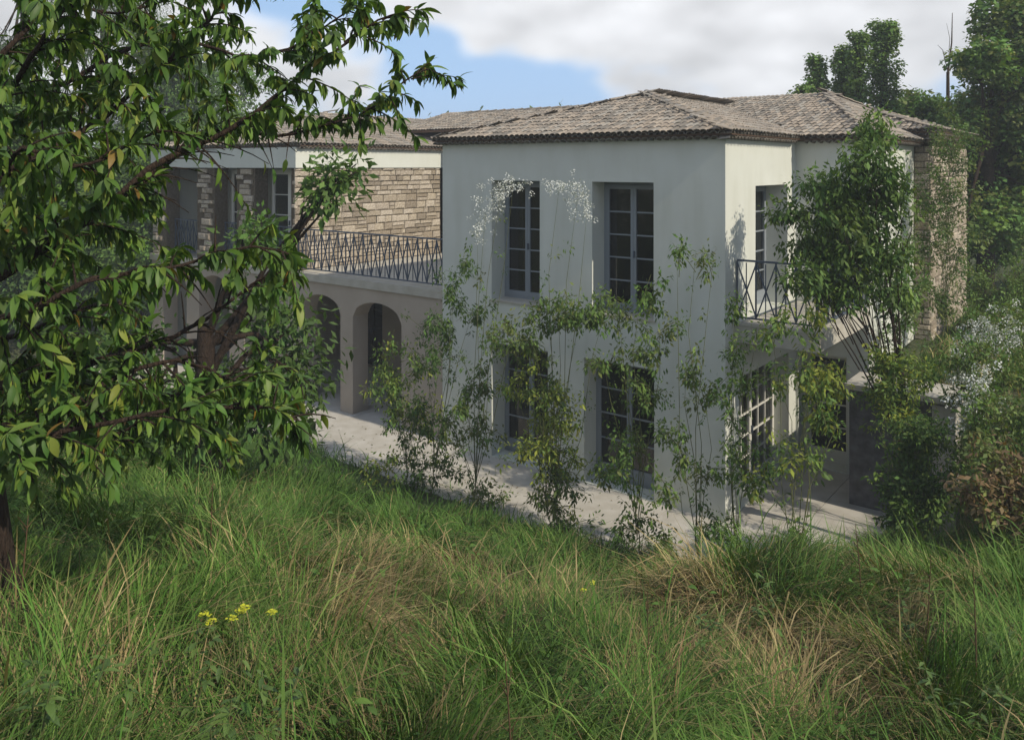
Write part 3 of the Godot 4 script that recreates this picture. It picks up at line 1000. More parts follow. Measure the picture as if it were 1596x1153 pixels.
func leaf_tree(called: String, label: String, category: String, group: String, base: Vector3, trunk_h: float, trunk_r: float, lobes: Array, kind: String, per: float, pal: Array, scale := 1.0, bark: Material = null) -> Node3D:
	var t := thing(called, label, category, base, group)
	var b := MB.new()
	var topp := Vector3(rnd(-0.2, 0.2), trunk_h, rnd(-0.2, 0.2))
	b.tube([Vector3(0, -0.4, 0), Vector3(0, 0.25, 0), topp * 0.5 + Vector3(rnd(-.1, .1), 0, rnd(-.1, .1)), topp], [trunk_r * 1.5, trunk_r * 1.1, trunk_r * 0.85, trunk_r * 0.5], 9)
	for q in lobes:
		var start := topp * rnd(0.45, 0.95)
		var c: Vector3 = q[0]
		b.tube([start, start.lerp(c, 0.5) + Vector3.UP * rnd(-0.1, 0.3), c], [trunk_r * 0.33, trunk_r * 0.18, trunk_r * 0.05], 6)
		for k in 3:
			var e: Vector3 = c + rdir() * q[1] * 0.8
			var m: Vector3 = start.lerp(c, rnd(0.4, 0.9))
			b.tube([m, m.lerp(e, 0.5) + rdir() * 0.1, e], [trunk_r * 0.2, trunk_r * 0.12, trunk_r * 0.04], 5)
	part("trunk", b.mesh(bark if bark else M.bark), t)
	var f := fill(lobes, per, pal, scale)
	baked("crown", clump(kind), f[0], f[1], t)
	return t

func on_ground(px: float, depth: float) -> Vector3:
	var p := at(px, HZ, depth)
	return Vector3(p.x, ground(p.x, p.z), p.z)

func build_background():
	# behind the house on the left: pines and broad trees
	var spec := [[-150, 27.0, 14.5, 0], [40, 30.0, 15.0, 1], [165, 33.0, 14.0, 1], [270, 34.0, 11.5, 2], [-40, 23.0, 8.0, 2], [120, 25.0, 6.2, 2], [215, 27.5, 7.0, 2], [-330, 26.0, 13.0, 0], [385, 38.0, 9.5, 2]]
	var names := ["tall dark pine at the far left behind the garden", "pine with an open top straight behind the leaning cherry tree", "thin pine standing left of the house tower", "broad tree whose top meets the tower roof",
		"rounded dark tree at the left edge behind the cherry tree", "low bushy tree on the bank left of the arcade", "bushy tree touching the left end of the house", "dark tree out beyond the left edge", "broad tree rising behind the tower roof"]
	for k in spec.size():
		var s = spec[k]
		var base := on_ground(s[0], s[1])
		var h: float = s[2]
		var lobes := []
		if s[3] < 2:
			for j in 13:
				var f := rnd(0.25, 1.0)
				var a := rnd(0, TAU)
				var r := (1.1 - f) * 2.6 + 0.5
				lobes.append([Vector3(cos(a) * r, h * f, sin(a) * r), Vector3(1.3, 0.55, 1.3), 34])
			leaf_tree("pine_tree", names[k], "tree", "trees behind the left of the house", base, h * 0.95, 0.2, lobes, "needle", 1.0, [DARK * 1.3, DARK * 1.3, OLIVE], 1.1)
		else:
			for j in 8:
				var a := rnd(0, TAU)
				lobes.append([Vector3(cos(a) * rnd(0.3, 1.9), h * rnd(0.3, 0.88), sin(a) * rnd(0.3, 1.9)), Vector3(1.5, 1.2, 1.5), 75])
			leaf_tree("broad_tree", names[k], "tree", "trees behind the left of the house", base, h * 0.6, 0.16, lobes, "far", 1.0, [DARK * 1.3, GREEN * 1.2, GREEN], 0.95)
	# ivy-clad trunks over the roof on the right
	var cols := [[1248, 133, 24, "smallest ivy-clad stump, leftmost above the roof ridge"], [1273, 88, 34, "narrow ivy-clad trunk second from the left above the roof"], [1315, 72, 42, "ivy-clad trunk in the middle of the row above the roof"],
		[1338, 50, 30, "slim ivy-clad trunk leaning against the tallest one"], [1377, 32, 58, "tallest and widest ivy-clad trunk above the roof"]]
	for k in cols.size():
		var q = cols[k]
		var depth := 25.0 + 0.7 * (k % 3)
		var base := on_ground(q[0], depth)
		var top_y := at(q[0], q[1], depth).y
		var h := top_y - base.y
		var r: float = q[2] / FOCAL * depth * 0.5
		var t := thing("ivy_trunk", q[3], "ivy tree", base, "ivy-clad trunks behind the roof")
		var b := MB.new()
		b.tube([Vector3(0, -0.3, 0), Vector3(0.05, h * 0.5, 0), Vector3(0, h - 0.15, 0)], [0.2, 0.16, 0.1], 8)
		part("trunk", b.mesh(M.bark), t)
		var xf := []
		var cl := []
		for j in int(h * 46.0 * (0.5 + r)):
			var y := h * (1.0 - pow(rng.randf(), 1.2) * 0.75) - 0.1
			var a := rnd(0, TAU)
			var rr := r * (0.72 + 0.45 * n_bump.get_noise_2d(y * 26.0 + k * 90.0, a * 4.0)) * (1.0 if y < h - 0.5 else 0.8) * sqrt(rnd(0.3, 1.0))
			xf.append(Transform3D(Basis.from_euler(Vector3(rnd(-.4, .4), rnd(0, TAU), rnd(-.4, .4))).scaled(Vector3.ONE * rnd(0.7, 1.15)), Vector3(cos(a) * rr, y, sin(a) * rr)))
			cl.append(vary(GREEN.lerp(MID, rng.randf()) * 1.25, 0.3))
		baked("ivy", clump("ivy"), xf, cl, t)
	# leafy trees on the right
	var R := [[1440, 27.0, 132, 1.25, MID], [1412, 26.5, 165, 0.9, GREEN], [1482, 26.0, 150, 1.2, OLIVE], [1500, 24.0, 210, 1.3, GREEN], [1350, 30.0, 190, 1.5, DARK]]
	var rl := ["light green bushy tree right of the tallest ivy-clad trunk", "low green tree at the foot of the tallest ivy-clad trunk", "olive green tree under the bare branches", "green tree between the olive tree and the big right tree", "dark low tree behind the right roof hip"]
	for k in R.size():
		var q = R[k]
		var base := on_ground(q[0], q[1])
		var top_y := at(q[0], q[2] - 34, q[1]).y - base.y
		var lobes := []
		for j in 7:
			lobes.append([Vector3(rnd(-1, 1) * q[3], top_y * rnd(0.35, 0.86), rnd(-1, 1) * q[3]), Vector3(0.8, 0.8, 0.8) * rnd(0.7, 1.2), 48])
		leaf_tree("leafy_tree", rl[k], "tree", "leafy trees behind the right of the house", base, top_y * 0.6, 0.1, lobes, "ivy", 1.6, [q[4] * 1.3, q[4] * 1.5, GREEN * 1.3], 1.35)
	# bare tree
	var bp := on_ground(1479, 27.0)
	var bt := thing("bare_tree", "leafless grey branches sticking up above the right-hand trees", "tree", bp)
	var b := MB.new()
	var fork := at(1478, 112, 27.0) - bp
	b.tube([Vector3(0, -0.3, 0), fork * 0.5, fork], [0.12, 0.09, 0.05], 7)
	for q in [[1484, 66, 1485, 20, 0.035], [1498, 88, 1519, 63, 0.03], [1470, 78, 1462, 70, 0.015], [1490, 100, 1510, 96, 0.015], [1481, 60, 1476, 36, 0.012]]:
		b.tube([fork, at(q[0], q[1], 27.0) - bp, at(q[2], q[3], 27.0) - bp], [q[4], q[4] * 0.7, q[4] * 0.3], 5)
	part("trunk", b.mesh(M.twig), bt)
	# the big tree at the right edge
	var big := on_ground(1535, 22.0)
	var lobes2 := []
	var px := [[1570, 40, 1.0], [1530, 95, .8], [1590, 110, 1.2], [1560, 170, 1.2], [1510, 190, .8], [1600, 220, 1.4], [1540, 250, 1.2], [1490, 265, .9], [1585, 300, 1.2], [1520, 320, 1.0], [1470, 330, .6], [1560, 360, .8], [1640, 60, 1.5], [1660, 200, 1.6], [1690, 320, 1.4], [1600, -30, 1.2], [1465, 230, .55], [1500, 370, .55]]
	for q in px:
		lobes2.append([at(q[0], q[1], 22.0 + rnd(-1.2, 1.2)) - big, Vector3(q[2], q[2] * 0.75, q[2]), 62.0 * q[2] * q[2] + 16.0])
	leaf_tree("large_tree", "large dark green tree filling the right edge behind the house", "tree", "", big, 5.5, 0.22, lobes2, "ivy", 1.7, [DARK * 1.4, DARK * 1.8, GREEN * 1.4, OLIVE * 1.2], 1.15)
	# pale wall beyond it
	var wp := at(1535, 259, 31.0)
	var lw := thing("garden_wall", "low sandy coloured wall in the distance beyond the large right tree", "wall", Vector3(wp.x, ground(wp.x, wp.z) - 0.3, wp.z))
	var wb := MB.new()
	wb.box(Vector3(0, 0, -0.3), Vector3(14, 1.75, 0))
	wb.box(Vector3(-0.05, 1.752, -0.35), Vector3(14.05, 1.85, 0.05))
	part("wall", wb.mesh(M.earth), lw).rotation.y = deg_to_rad(20)
	# woods on the skyline
	var xf := []
	var cl := []
	for k in 2600:
		var a := deg_to_rad(rnd(-64, 64) + YAW)
		var d := rnd(58, 95)
		var p := CAM + Vector3(-sin(a), 0, -cos(a)) * d
		var hh := 6.0 + 2.5 * n_bump.get_noise_2d(rad_to_deg(a) * 9.0, d * 0.5)
		p.y = ground(p.x, p.z) + hh * pow(rng.randf(), 0.6) - 0.5
		xf.append(Transform3D(Basis.from_euler(Vector3(0, rnd(0, TAU), 0)).scaled(Vector3.ONE * rnd(1.6, 3.2)), p))
		cl.append(vary(DARK * 1.2, 0.3))
	var woods := baked("woods", clump("far"), xf, cl, self)
	woods.set_meta("label", "dark band of distant woods behind the house"); woods.set_meta("category", "woods")

# ---------------------------------------------------------------- the cherry tree
func polyline_at(pts: Array, s: float) -> Vector3:
	var f := s * (pts.size() - 1)
	var k := mini(int(f), pts.size() - 2)
	return pts[k].lerp(pts[k + 1], f - k)

func build_cherry():
	var base := hit(-32, 1010)
	var T := thing("cherry_tree", "nearest cherry tree with long drooping leaves and its trunk cut by the left edge", "tree", base)
	var D0 := (base - CAM).dot(fwd)
	var trunk := [base + Vector3(0, -0.4, 0), at(-34, 1000, D0), at(-46, 880, D0), at(-62, 740, D0 + 0.05), at(-85, 560, D0 + 0.1), at(-80, 330, D0 + 0.2), at(-50, 80, D0 + 0.3), at(-20, -160, D0 + 0.4)]
	var b := MB.new()
	b.tube(trunk.map(func(p): return p - base), [0.30, 0.215, 0.175, 0.165, 0.15, 0.12, 0.09, 0.05], 14)
	var shapes := []
	for q in [[0.31, 0.35, 0.25, 0.0], [0.36, 0.25, 0.35, 0.01], [0.28, 0.55, 0.2, 0.012]]:
		shapes.append(leaf_mesh(q[0], q[1], q[2], M.leaf, 5, q[3]))
	# limbs, from the trunk to their tips: [start on the trunk, points px py depth, radius]
	var limbs := [
		[0.62, [[140, 340, 3.9], [240, 255, 4.1], [370, 195, 4.2], [440, 140, 4.3], [545, 60, 4.3], [615, 22, 4.3]], .045],
		[0.55, [[0, 600, 3.7], [128, 568, 3.9], [295, 512, 4.3], [395, 440, 4.5], [455, 420, 4.6]], .042],
		[0.5, [[60, 670, 3.6], [160, 600, 3.8], [280, 560, 4.0], [350, 590, 4.2], [420, 600, 4.2]], .035],
		[0.45, [[20, 700, 3.5], [100, 668, 3.5], [250, 645, 3.6], [380, 632, 3.7], [462, 655, 3.75]], .03],
		[0.68, [[0, 280, 3.7], [150, 188, 3.9], [255, 100, 4.0], [330, 25, 4.0], [370, -40, 4.0]], .04],
		[0.75, [[60, 70, 3.6], [130, -20, 3.6], [190, -90, 3.7]], .035],
		[0.62, [[200, 300, 4.8], [330, 200, 5.0], [430, 215, 5.1], [520, 190, 5.1], [590, 165, 5.1], [630, 130, 5.1], [668, 105, 5.1]], .035],
		[0.6, [[60, 480, 3.4], [150, 430, 3.5], [270, 420, 3.7], [380, 385, 3.9], [450, 395, 3.95]], .03],
		[0.52, [[80, 560, 5.0], [200, 620, 5.4], [320, 600, 5.6], [430, 560, 5.8], [470, 600, 5.8]], .035],
		[0.72, [[40, 180, 4.6], [130, 110, 4.9], [260, 60, 5.1], [400, 90, 5.2], [490, 50, 5.2], [560, 5, 5.2]], .035],
		[0.58, [[40, 520, 4.3], [120, 480, 4.6], [200, 470, 4.9]], .03],
		[0.48, [[40, 660, 4.4], [150, 690, 4.6], [260, 640, 4.8], [340, 660, 5.0]], .028],
		[0.7, [[40, 230, 3.3], [110, 260, 3.4], [180, 240, 3.5], [260, 190, 3.6]], .025],
		[0.78, [[60, 20, 4.4], [200, 20, 4.6], [300, -20, 4.7]], .03],
	]
	var leaves := []
	for L in limbs:
		var start := polyline_at(trunk, L[0])
		var pts := [start]
		for q in L[1]: pts.append(at(q[0], q[1], q[2]))
		var smoothpts := []
		var radii := []
		var curve := Curve3D.new()
		for k in pts.size():
			var tan_: Vector3 = (pts[mini(k + 1, pts.size() - 1)] - pts[maxi(k - 1, 0)]) * 0.17
			curve.add_point(pts[k], -tan_, tan_)
		var len_ := curve.get_baked_length()
		var n_ := int(len_ / 0.09) + 2
		for k in n_:
			var s := float(k) / (n_ - 1)
			smoothpts.append(curve.sample_baked(s * len_) + rdir() * 0.012 - base)
			radii.append(lerpf(L[2] * 0.75, 0.005, pow(s, 0.7)))
		b.tube(smoothpts, radii, 7)
		# twigs
		var s0 := 0.35
		while s0 < len_:
			var p := curve.sample_baked(s0)
			var ahead := (curve.sample_baked(minf(s0 + 0.1, len_)) - p).normalized()
			if ahead.length() < 0.5: ahead = rgt
			var late := s0 / len_
			if proj(p).x > -330.0:
				var dir := (ahead * 0.7 + rdir() * 0.9 + Vector3.UP * rnd(-0.1, 0.35)).normalized()
				var tl := rnd(0.16, 0.42) * lerpf(1.1, 0.75, late)
				var tw := []
				var steps := 5
				for k in steps:
					var t := float(k) / (steps - 1)
					tw.append(p + dir * tl * t + Vector3.DOWN * 0.28 * tl * t * t)
				b.tube(tw.map(func(q): return q - base), [0.006, 0.005, 0.004, 0.003, 0.002], 5)
				var cnt := int(tl / 0.011)
				for k in cnt:
					var t := rnd(0.15, 1.0)
					leaves.append([polyline_at(tw, t), dir, rnd(0.05, 0.11)])
				for k in 5:
					leaves.append([tw[4], (dir * 0.9 + rdir() * 0.7).normalized(), rnd(0.07, 0.125)])
			s0 += rnd(0.028, 0.06)
		for k in 7:
			leaves.append([pts[pts.size() - 1], (rdir() + (pts[pts.size() - 1] - pts[pts.size() - 2]).normalized()).normalized(), rnd(0.11, 0.16)])
	part("trunk", b.mesh(M.bark), T)
	var all := []
	for L in leaves:
		var dir: Vector3 = (L[1] * 0.5 + rdir() * 0.45 + Vector3.DOWN * rnd(0.15, 1.05)).normalized()
		var p: Vector3 = L[0]
		var q := proj(p)
		if q.z < 2.2 or q.y > 790.0: continue
		var open := (q.x > 250 and q.x < 480 and q.y > 213 and q.y < 375) or (q.x > 245 and q.x < 390 and q.y > 437 and q.y < 580) or (q.x > 470 and q.x < 600 and q.y > 330)
		if open and rng.randf() < (0.55 if q.x > 350 and q.x < 470 and q.y > 285 and q.y < 380 else 0.97): continue
		var up: Vector3 = (Vector3.UP + L[1] * 0.6 + rdir() * 0.55).normalized()
		var bs := aim(dir, up, L[2])
		var seen_: float = L[2] / q.z if q.x > -20 and q.x < 1620 and q.y > -20 and q.y < 1170 else 0.0
		all.append([seen_, Transform3D(bs, p - base), L[2]])
	all.sort_custom(func(a, c): return a[0] > c[0])
	var tints := [Vector3(.074, .145, .025), Vector3(.092, .172, .030), Vector3(.056, .118, .023), Vector3(.130, .205, .038), Vector3(.185, .235, .045), Vector3(.20, .13, .03), Vector3(.068, .128, .032)]
	var mats := []
	for c in tints: mats.append(tinted(c, 0.5, 0.8))
	var xf := []
	var cl := []
	for k in all.size():
		var r := rng.randf()
		var ti: int = 5 if r < 0.012 else 4 if r < 0.09 else 3 if r < 0.26 else [0, 1, 2, 6][rng.randi() % 4]
		if k < 300:
			var o := part("leaf", shapes[rng.randi() % 3], T, Vector3.ZERO, mats[ti])
			o.transform = all[k][1]
		else:
			xf.append(all[k][1])
			cl.append(vary(tints[ti], 0.2))
	var third := xf.size() / 3
	for k in 3:
		baked("leaves", shapes[k], xf.slice(k * third, (k + 1) * third), cl.slice(k * third, (k + 1) * third), T)
	print("cherry leaves ", all.size())
	# the second trunk
	var g2 := hit(330, 748)
	var lobes := []
	for q in [[300, 640, .8], [400, 600, .8], [440, 520, .6], [370, 640, .7], [450, 640, .6], [200, 560, .9], [470, 570, .5], [220, 630, 1.0], [150, 600, 1.0], [410, 470, .5], [500, 300, .32], [535, 265, .25], [400, 370, .3]]:
		lobes.append([at(q[0], q[1], (g2 - CAM).dot(fwd) + rnd(-0.8, 0.8)) - g2, Vector3(q[2], q[2] * 0.7, q[2]), 34.0 * q[2] + 8.0])
	leaf_tree("fruit_tree", "second fruit tree in the grass, its trunk standing below the arcade", "tree", "", g2, 2.0, 0.19, lobes, "broad", 1.0, [DARK, DARK * 1.4, GREEN], 0.9)

# ---------------------------------------------------------------- saplings before the front
func sprays(called: String, label: String, base: Vector3, depth: float, list: Array, pal: Array, kind := "small", per := 1.0, scale := 1.0, blossom: Array = []) -> Node3D:
	var t := thing(called, label, "sapling" if called == "sapling" else "shrub", base, "saplings before the house front" if called == "sapling" else "")
	var b := MB.new()
	var xf := []
	var cl := []
	if called == "sapling":   # leafy from the foot up
		var foot := proj(base)
		list = list + [[foot.x + rnd(-30, 30), foot.y - rnd(10, 50), rnd(40, 70), rnd(16, 34)], [foot.x + rnd(-40, 40), foot.y - rnd(60, 130), rnd(30, 46), rnd(20, 34)]]
		if rng.randf() < 0.6: list = list + [[foot.x + rnd(-60, 60), foot.y + rnd(-10, 10), 60, 16]]
	var mid := Vector3.ZERO
	for q in list: mid += (at(q[0], q[1], depth) - base) / list.size()
	mid.y *= 0.4
	b.tube([Vector3(0, -0.2, 0), mid * 0.3 + rdir() * 0.05, mid * 0.6 + rdir() * 0.06, mid], [0.011, 0.009, 0.008, 0.006], 6)
	for q in list + blossom:
		var dd := depth + rnd(-0.35, 0.35)
		var c := at(q[0], q[1], dd) - base
		var from := mid * rnd(0.45, 1.0)
		var m := from.lerp(c, 0.35) + Vector3(rnd(-.12, .12), rnd(-0.05, 0.15), rnd(-.12, .12))
		var m2 := from.lerp(c, 0.7) + Vector3(rnd(-.12, .12), rnd(-0.02, 0.15), rnd(-.12, .12))
		b.tube([from, m, m2, c], [0.006, 0.005, 0.004, 0.002], 5)
		for j in int(5 * per):
			var f := rnd(0.3, 1.0)
			var p: Vector3 = (m.lerp(m2, f * 1.4) if f < 0.7 else m2.lerp(c, (f - 0.7) / 0.3)) + rdir() * 0.10
			xf.append(Transform3D(Basis.from_euler(Vector3(rnd(-.5, .5), rnd(0, TAU), rnd(-.5, .5))).scaled(Vector3.ONE * rnd(0.4, 0.9) * scale), p))
			cl.append(vary(pal[rng.randi() % pal.size()], 0.28))
	for q in list:
		var dd := depth + rnd(-0.3, 0.3)
		var c := at(q[0], q[1], dd) - base
		var rx: float = 1.25 * q[2] / FOCAL * depth
		var ry: float = 1.15 * q[3] / FOCAL * depth
		var n_ := int((q[2] * q[3]) / 38.0 * per) + 4
		# leaves follow a few bent twigs, so that the spray has gaps
		var tw := []
		for j in 4 + n_ / 9:
			var e := c + rgt * rnd(-1, 1) * rx + Vector3.UP * rnd(-1, 1) * ry + fwd * rnd(-1, 1) * rx
			tw.append([c + (mid - c) * rnd(0.0, 0.12), e])
			b.tube([tw[j][0], tw[j][0].lerp(e, 0.5) + Vector3.UP * 0.03, e], [0.005, 0.004, 0.002], 4)
		for j in n_:
			var w = tw[rng.randi() % tw.size()]
			var p: Vector3 = w[0].lerp(w[1], sqrt(rng.randf())) + rdir() * 0.05
			xf.append(Transform3D(Basis.from_euler(Vector3(rnd(-.5, .5), rnd(0, TAU), rnd(-.5, .5))).scaled(Vector3.ONE * rnd(0.55, 1.2) * scale), p))
			cl.append(vary(pal[rng.randi() % pal.size()], 0.28))
	part("stem", b.mesh(M.green_stem), t)
	baked("foliage", clump(kind), xf, cl, t)
	if blossom:
		var bx := []
		var bc := []
		for q in blossom:
			var c := at(q[0], q[1], depth + rnd(-.2, .2)) - base
			for j in int(q[4]):
				var p: Vector3 = c + rgt * rng.randfn() * 0.5 * q[2] / FOCAL * depth + Vector3.UP * rng.randfn() * 0.5 * q[3] / FOCAL * depth + fwd * rnd(-.15, .15)
				bx.append(Transform3D(Basis.from_euler(Vector3(rnd(-1, 1), rnd(0, TAU), rnd(-1, 1))).scaled(Vector3.ONE * rnd(0.6, 1.4)), p))
				bc.append(Color(.55, .58, .57))
		baked("blossom", clump("flower"), bx, bc, t)
	return t

func build_saplings():
	var stand := func(px: float, z: float) -> Array:
		var d := fwd + rgt * (px - 798.0) / FOCAL
		var depth := (z - CAM.z) / d.z
		var p := CAM + d * depth
		return [Vector3(p.x, maxf(ground(p.x, p.z), -0.05), p.z), depth]
	var s: Array
	s = stand.call(668, 2.12)
	sprays("sapling", "sapling with dark leaf sprays at the meeting of arcade and front wing", s[0], s[1], [[722, 400, 28, 20], [705, 447, 28, 26], [738, 482, 38, 16], [700, 512, 36, 22], [655, 500, 34, 20], [690, 545, 40, 20]], [DARK * 1.2, GREEN, DARK], "small", 1.15 * 0.9)
	s = stand.call(634, 2.12)
	sprays("sapling", "yellow-green sapling in front of the plain arcade wall", s[0], s[1], [[640, 575, 46, 26], [610, 605, 40, 26], [660, 555, 30, 18], [600, 560, 20, 40], [655, 640, 36, 24], [620, 640, 30, 20]], [YELLOW, MID, GREEN], "small", 1.15 * 0.8)
	s = stand.call(738, 2.12)
	sprays("sapling", "slender sapling left of the left ground-floor door, pale blossom at its tip", s[0], s[1], [[735, 590, 26, 42], [722, 625, 26, 36], [775, 505, 44, 20], [800, 520, 50, 18], [760, 660, 28, 36], [700, 640, 20, 36]], [GREEN, OLIVE, MID], "small", 1.15 * 0.62, 1.0, [[757, 330, 24, 44, 34], [800, 290, 30, 16, 22], [780, 305, 24, 24, 16], [745, 360, 14, 20, 9]])
	s = stand.call(858, 2.12)
	sprays("sapling", "yellowish sapling covering the pier between the two ground-floor doors", s[0], s[1], [[858, 600, 34, 36], [848, 655, 40, 44], [822, 690, 44, 26], [880, 700, 34, 30], [832, 560, 24, 24], [868, 640, 30, 30], [800, 600, 26, 30]], [YELLOW, YELLOW * 0.8, MID, OLIVE], "small", 1.15 * 0.8)
	s = stand.call(872, 2.12)
	sprays("sapling", "tall sapling with sprays under the upper windows and blossom between them", s[0], s[1], [[850, 465, 40, 20], [830, 530, 40, 22], [905, 490, 44, 26], [870, 480, 30, 30], [945, 480, 36, 24], [800, 545, 40, 16], [830, 480, 24, 30]], [GREEN, MID, OLIVE, DARK], "small", 1.15 * 0.75, 1.0, [[900, 310, 22, 34, 30], [872, 290, 24, 12, 16], [915, 330, 12, 24, 10]])
	s = stand.call(996, 2.12)
	sprays("sapling", "sapling before the right ground-floor door", s[0], s[1], [[965, 490, 40, 20], [1000, 455, 34, 24], [1028, 500, 30, 36], [985, 545, 44, 22], [1012, 600, 36, 40], [960, 730, 50, 30], [1000, 700, 34, 34], [940, 560, 30, 20]], [GREEN, MID, OLIVE], "small", 1.15 * 0.62)
	s = stand.call(1092, 2.12)
	sprays("sapling", "thin sapling with one slanting twig on the blank corner wall", s[0], s[1], [[1055, 382, 26, 8], [1085, 393, 26, 8], [1112, 405, 18, 8], [1070, 560, 26, 30], [1100, 630, 34, 50], [1056, 690, 32, 50], [1095, 740, 40, 44], [1040, 760, 30, 30]], [OLIVE, GREEN, MID], "small", 1.15 * 0.5, 0.9)
	s = stand.call(1124, 2.12)
	sprays("sapling", "feathery sapling against the sunlit corner of the front wing", s[0], s[1], [[1146, 470, 12, 40], [1148, 540, 14, 40], [1156, 590, 18, 30], [1142, 650, 18, 50], [1150, 720, 26, 40], [1180, 520, 24, 20]], [GREEN, DARK * 1.3, MID], "small", 1.15 * 0.6, 0.85)
	s = stand.call(1232, 2.12)
	sprays("sapling", "bright green sapling under the balcony corner", s[0], s[1], [[1240, 560, 34, 24], [1268, 590, 28, 34], [1212, 590, 24, 16], [1282, 640, 34, 34], [1252, 700, 44, 30], [1190, 730, 30, 34], [1270, 500, 40, 18], [1200, 500, 26, 20], [1310, 600, 20, 40]], [MID, GREEN, YELLOW * 0.8], "small", 1.15 * 0.62)
	# the dark young tree before the right wing
	s = stand.call(1418, -0.6)
	var base: Vector3 = s[0]
	var lobes := []
	for q in [[1362, 205, 22, 40], [1350, 255, 34, 36], [1320, 285, 42, 20], [1275, 290, 36, 16], [1300, 340, 46, 30], [1345, 330, 40, 40], [1270, 385, 34, 26], [1320, 400, 50, 34], [1375, 390, 34, 44], [1340, 450, 48, 30], [1290, 450, 30, 20], [1395, 300, 22, 50], [1400, 460, 24, 40], [1230, 330, 24, 14], [1255, 430, 30, 16]]:
		var r: float = 1.4 * q[2] / FOCAL * s[1]
		lobes.append([at(q[0], q[1], s[1] + rnd(-0.4, 0.4)) - base, Vector3(r, q[3] / FOCAL * s[1], r), q[2] * q[3] / 34.0 + 8])
	leaf_tree("young_tree", "dark young tree whose branches hide the right wing and its balcony", "tree", "", base, 3.0, 0.05, lobes, "small", 1.7, [DARK, GREEN, MID, GREEN * 0.8], 1.15)

func build_shrubs():
	var sh := [
		[1432, 0.9, "dark green bush at the foot of the retaining wall", [[1432, 700, 40, 36], [1430, 760, 46, 40], [1400, 780, 26, 40], [1462, 770, 30, 40], [1440, 660, 30, 20]], [GREEN, DARK, MID], 2.6],
		[1400, -0.2, "yellow-green shrub overhanging the dark retaining wall", [[1395, 580, 40, 26], [1370, 610, 22, 30], [1425, 600, 34, 20], [1380, 560, 26, 20], [1410, 640, 26, 16]], [YELLOW, MID, GREEN], 1.8],
		[1540, -1.2, "loose shrub with white flowers above the retaining wall", [[1530, 540, 40, 34], [1570, 500, 40, 34], [1500, 600, 26, 50], [1560, 600, 44, 44]], [MID, OLIVE, GREEN], 1.3],
		[1545, 0.6, "weedy shrub with pale flowers at the right end of the retaining wall", [[1520, 660, 30, 50], [1560, 690, 44, 40], [1510, 720, 26, 30], [1590, 640, 30, 50]], [OLIVE, MID, GREEN], 1.3],
		[1620, 2.2, "dry brown brush on the bank at the right edge", [[1570, 720, 50, 40], [1540, 760, 50, 26], [1595, 770, 50, 40]], [Vector3(.16, .11, .06), OLIVE, Vector3(.2, .15, .08)], 1.3],
		[1555, -8.0, "green shrubs and tall grass below the large right tree", [[1520, 440, 30, 40], [1560, 455, 40, 36], [1600, 440, 50, 44], [1545, 480, 44, 20]], [GREEN, MID * 0.9, MID], 2.0],
		[1470, -6.2, "leafy shrub against the stone gable at the far right", [[1460, 380, 26, 50], [1480, 330, 30, 40], [1445, 440, 18, 50], [1470, 470, 24, 30], [1490, 420, 16, 40], [1478, 280, 30, 40], [1490, 230, 30, 40], [1470, 215, 20, 24], [1455, 320, 20, 50], [1505, 200, 26, 30]], [DARK * 1.3, GREEN, OLIVE], 1.7],
		[1400, -3.8, "speckled shrub against the sunlit side wall of the right wing", [[1400, 430, 30, 50], [1410, 500, 30, 40], [1390, 530, 24, 30], [1420, 380, 20, 60]], [GREEN, DARK * 1.4, OLIVE], 0.75],
	]
	for k in sh.size():
		var q = sh[k]
		var d: Vector3 = fwd + rgt * (q[0] - 798.0) / FOCAL
		var depth: float = (q[1] - CAM.z) / d.z
		var p := CAM + d * depth
		p.y = ground(p.x, p.z)
		var flowers := []
		if k == 2: flowers = [[1525, 520, 30, 30, 40], [1565, 520, 40, 40, 50], [1500, 580, 20, 40, 30]]
		if k == 3: flowers = [[1510, 650, 20, 60, 60], [1530, 610, 30, 40, 40]]
		var kind := "shrub_dry" if k == 4 else "shrub"
		sprays("shrub" if kind == "shrub" else "dry_brush", q[2], p, depth, q[3], q[4], "bush", q[5], 0.9, flowers)

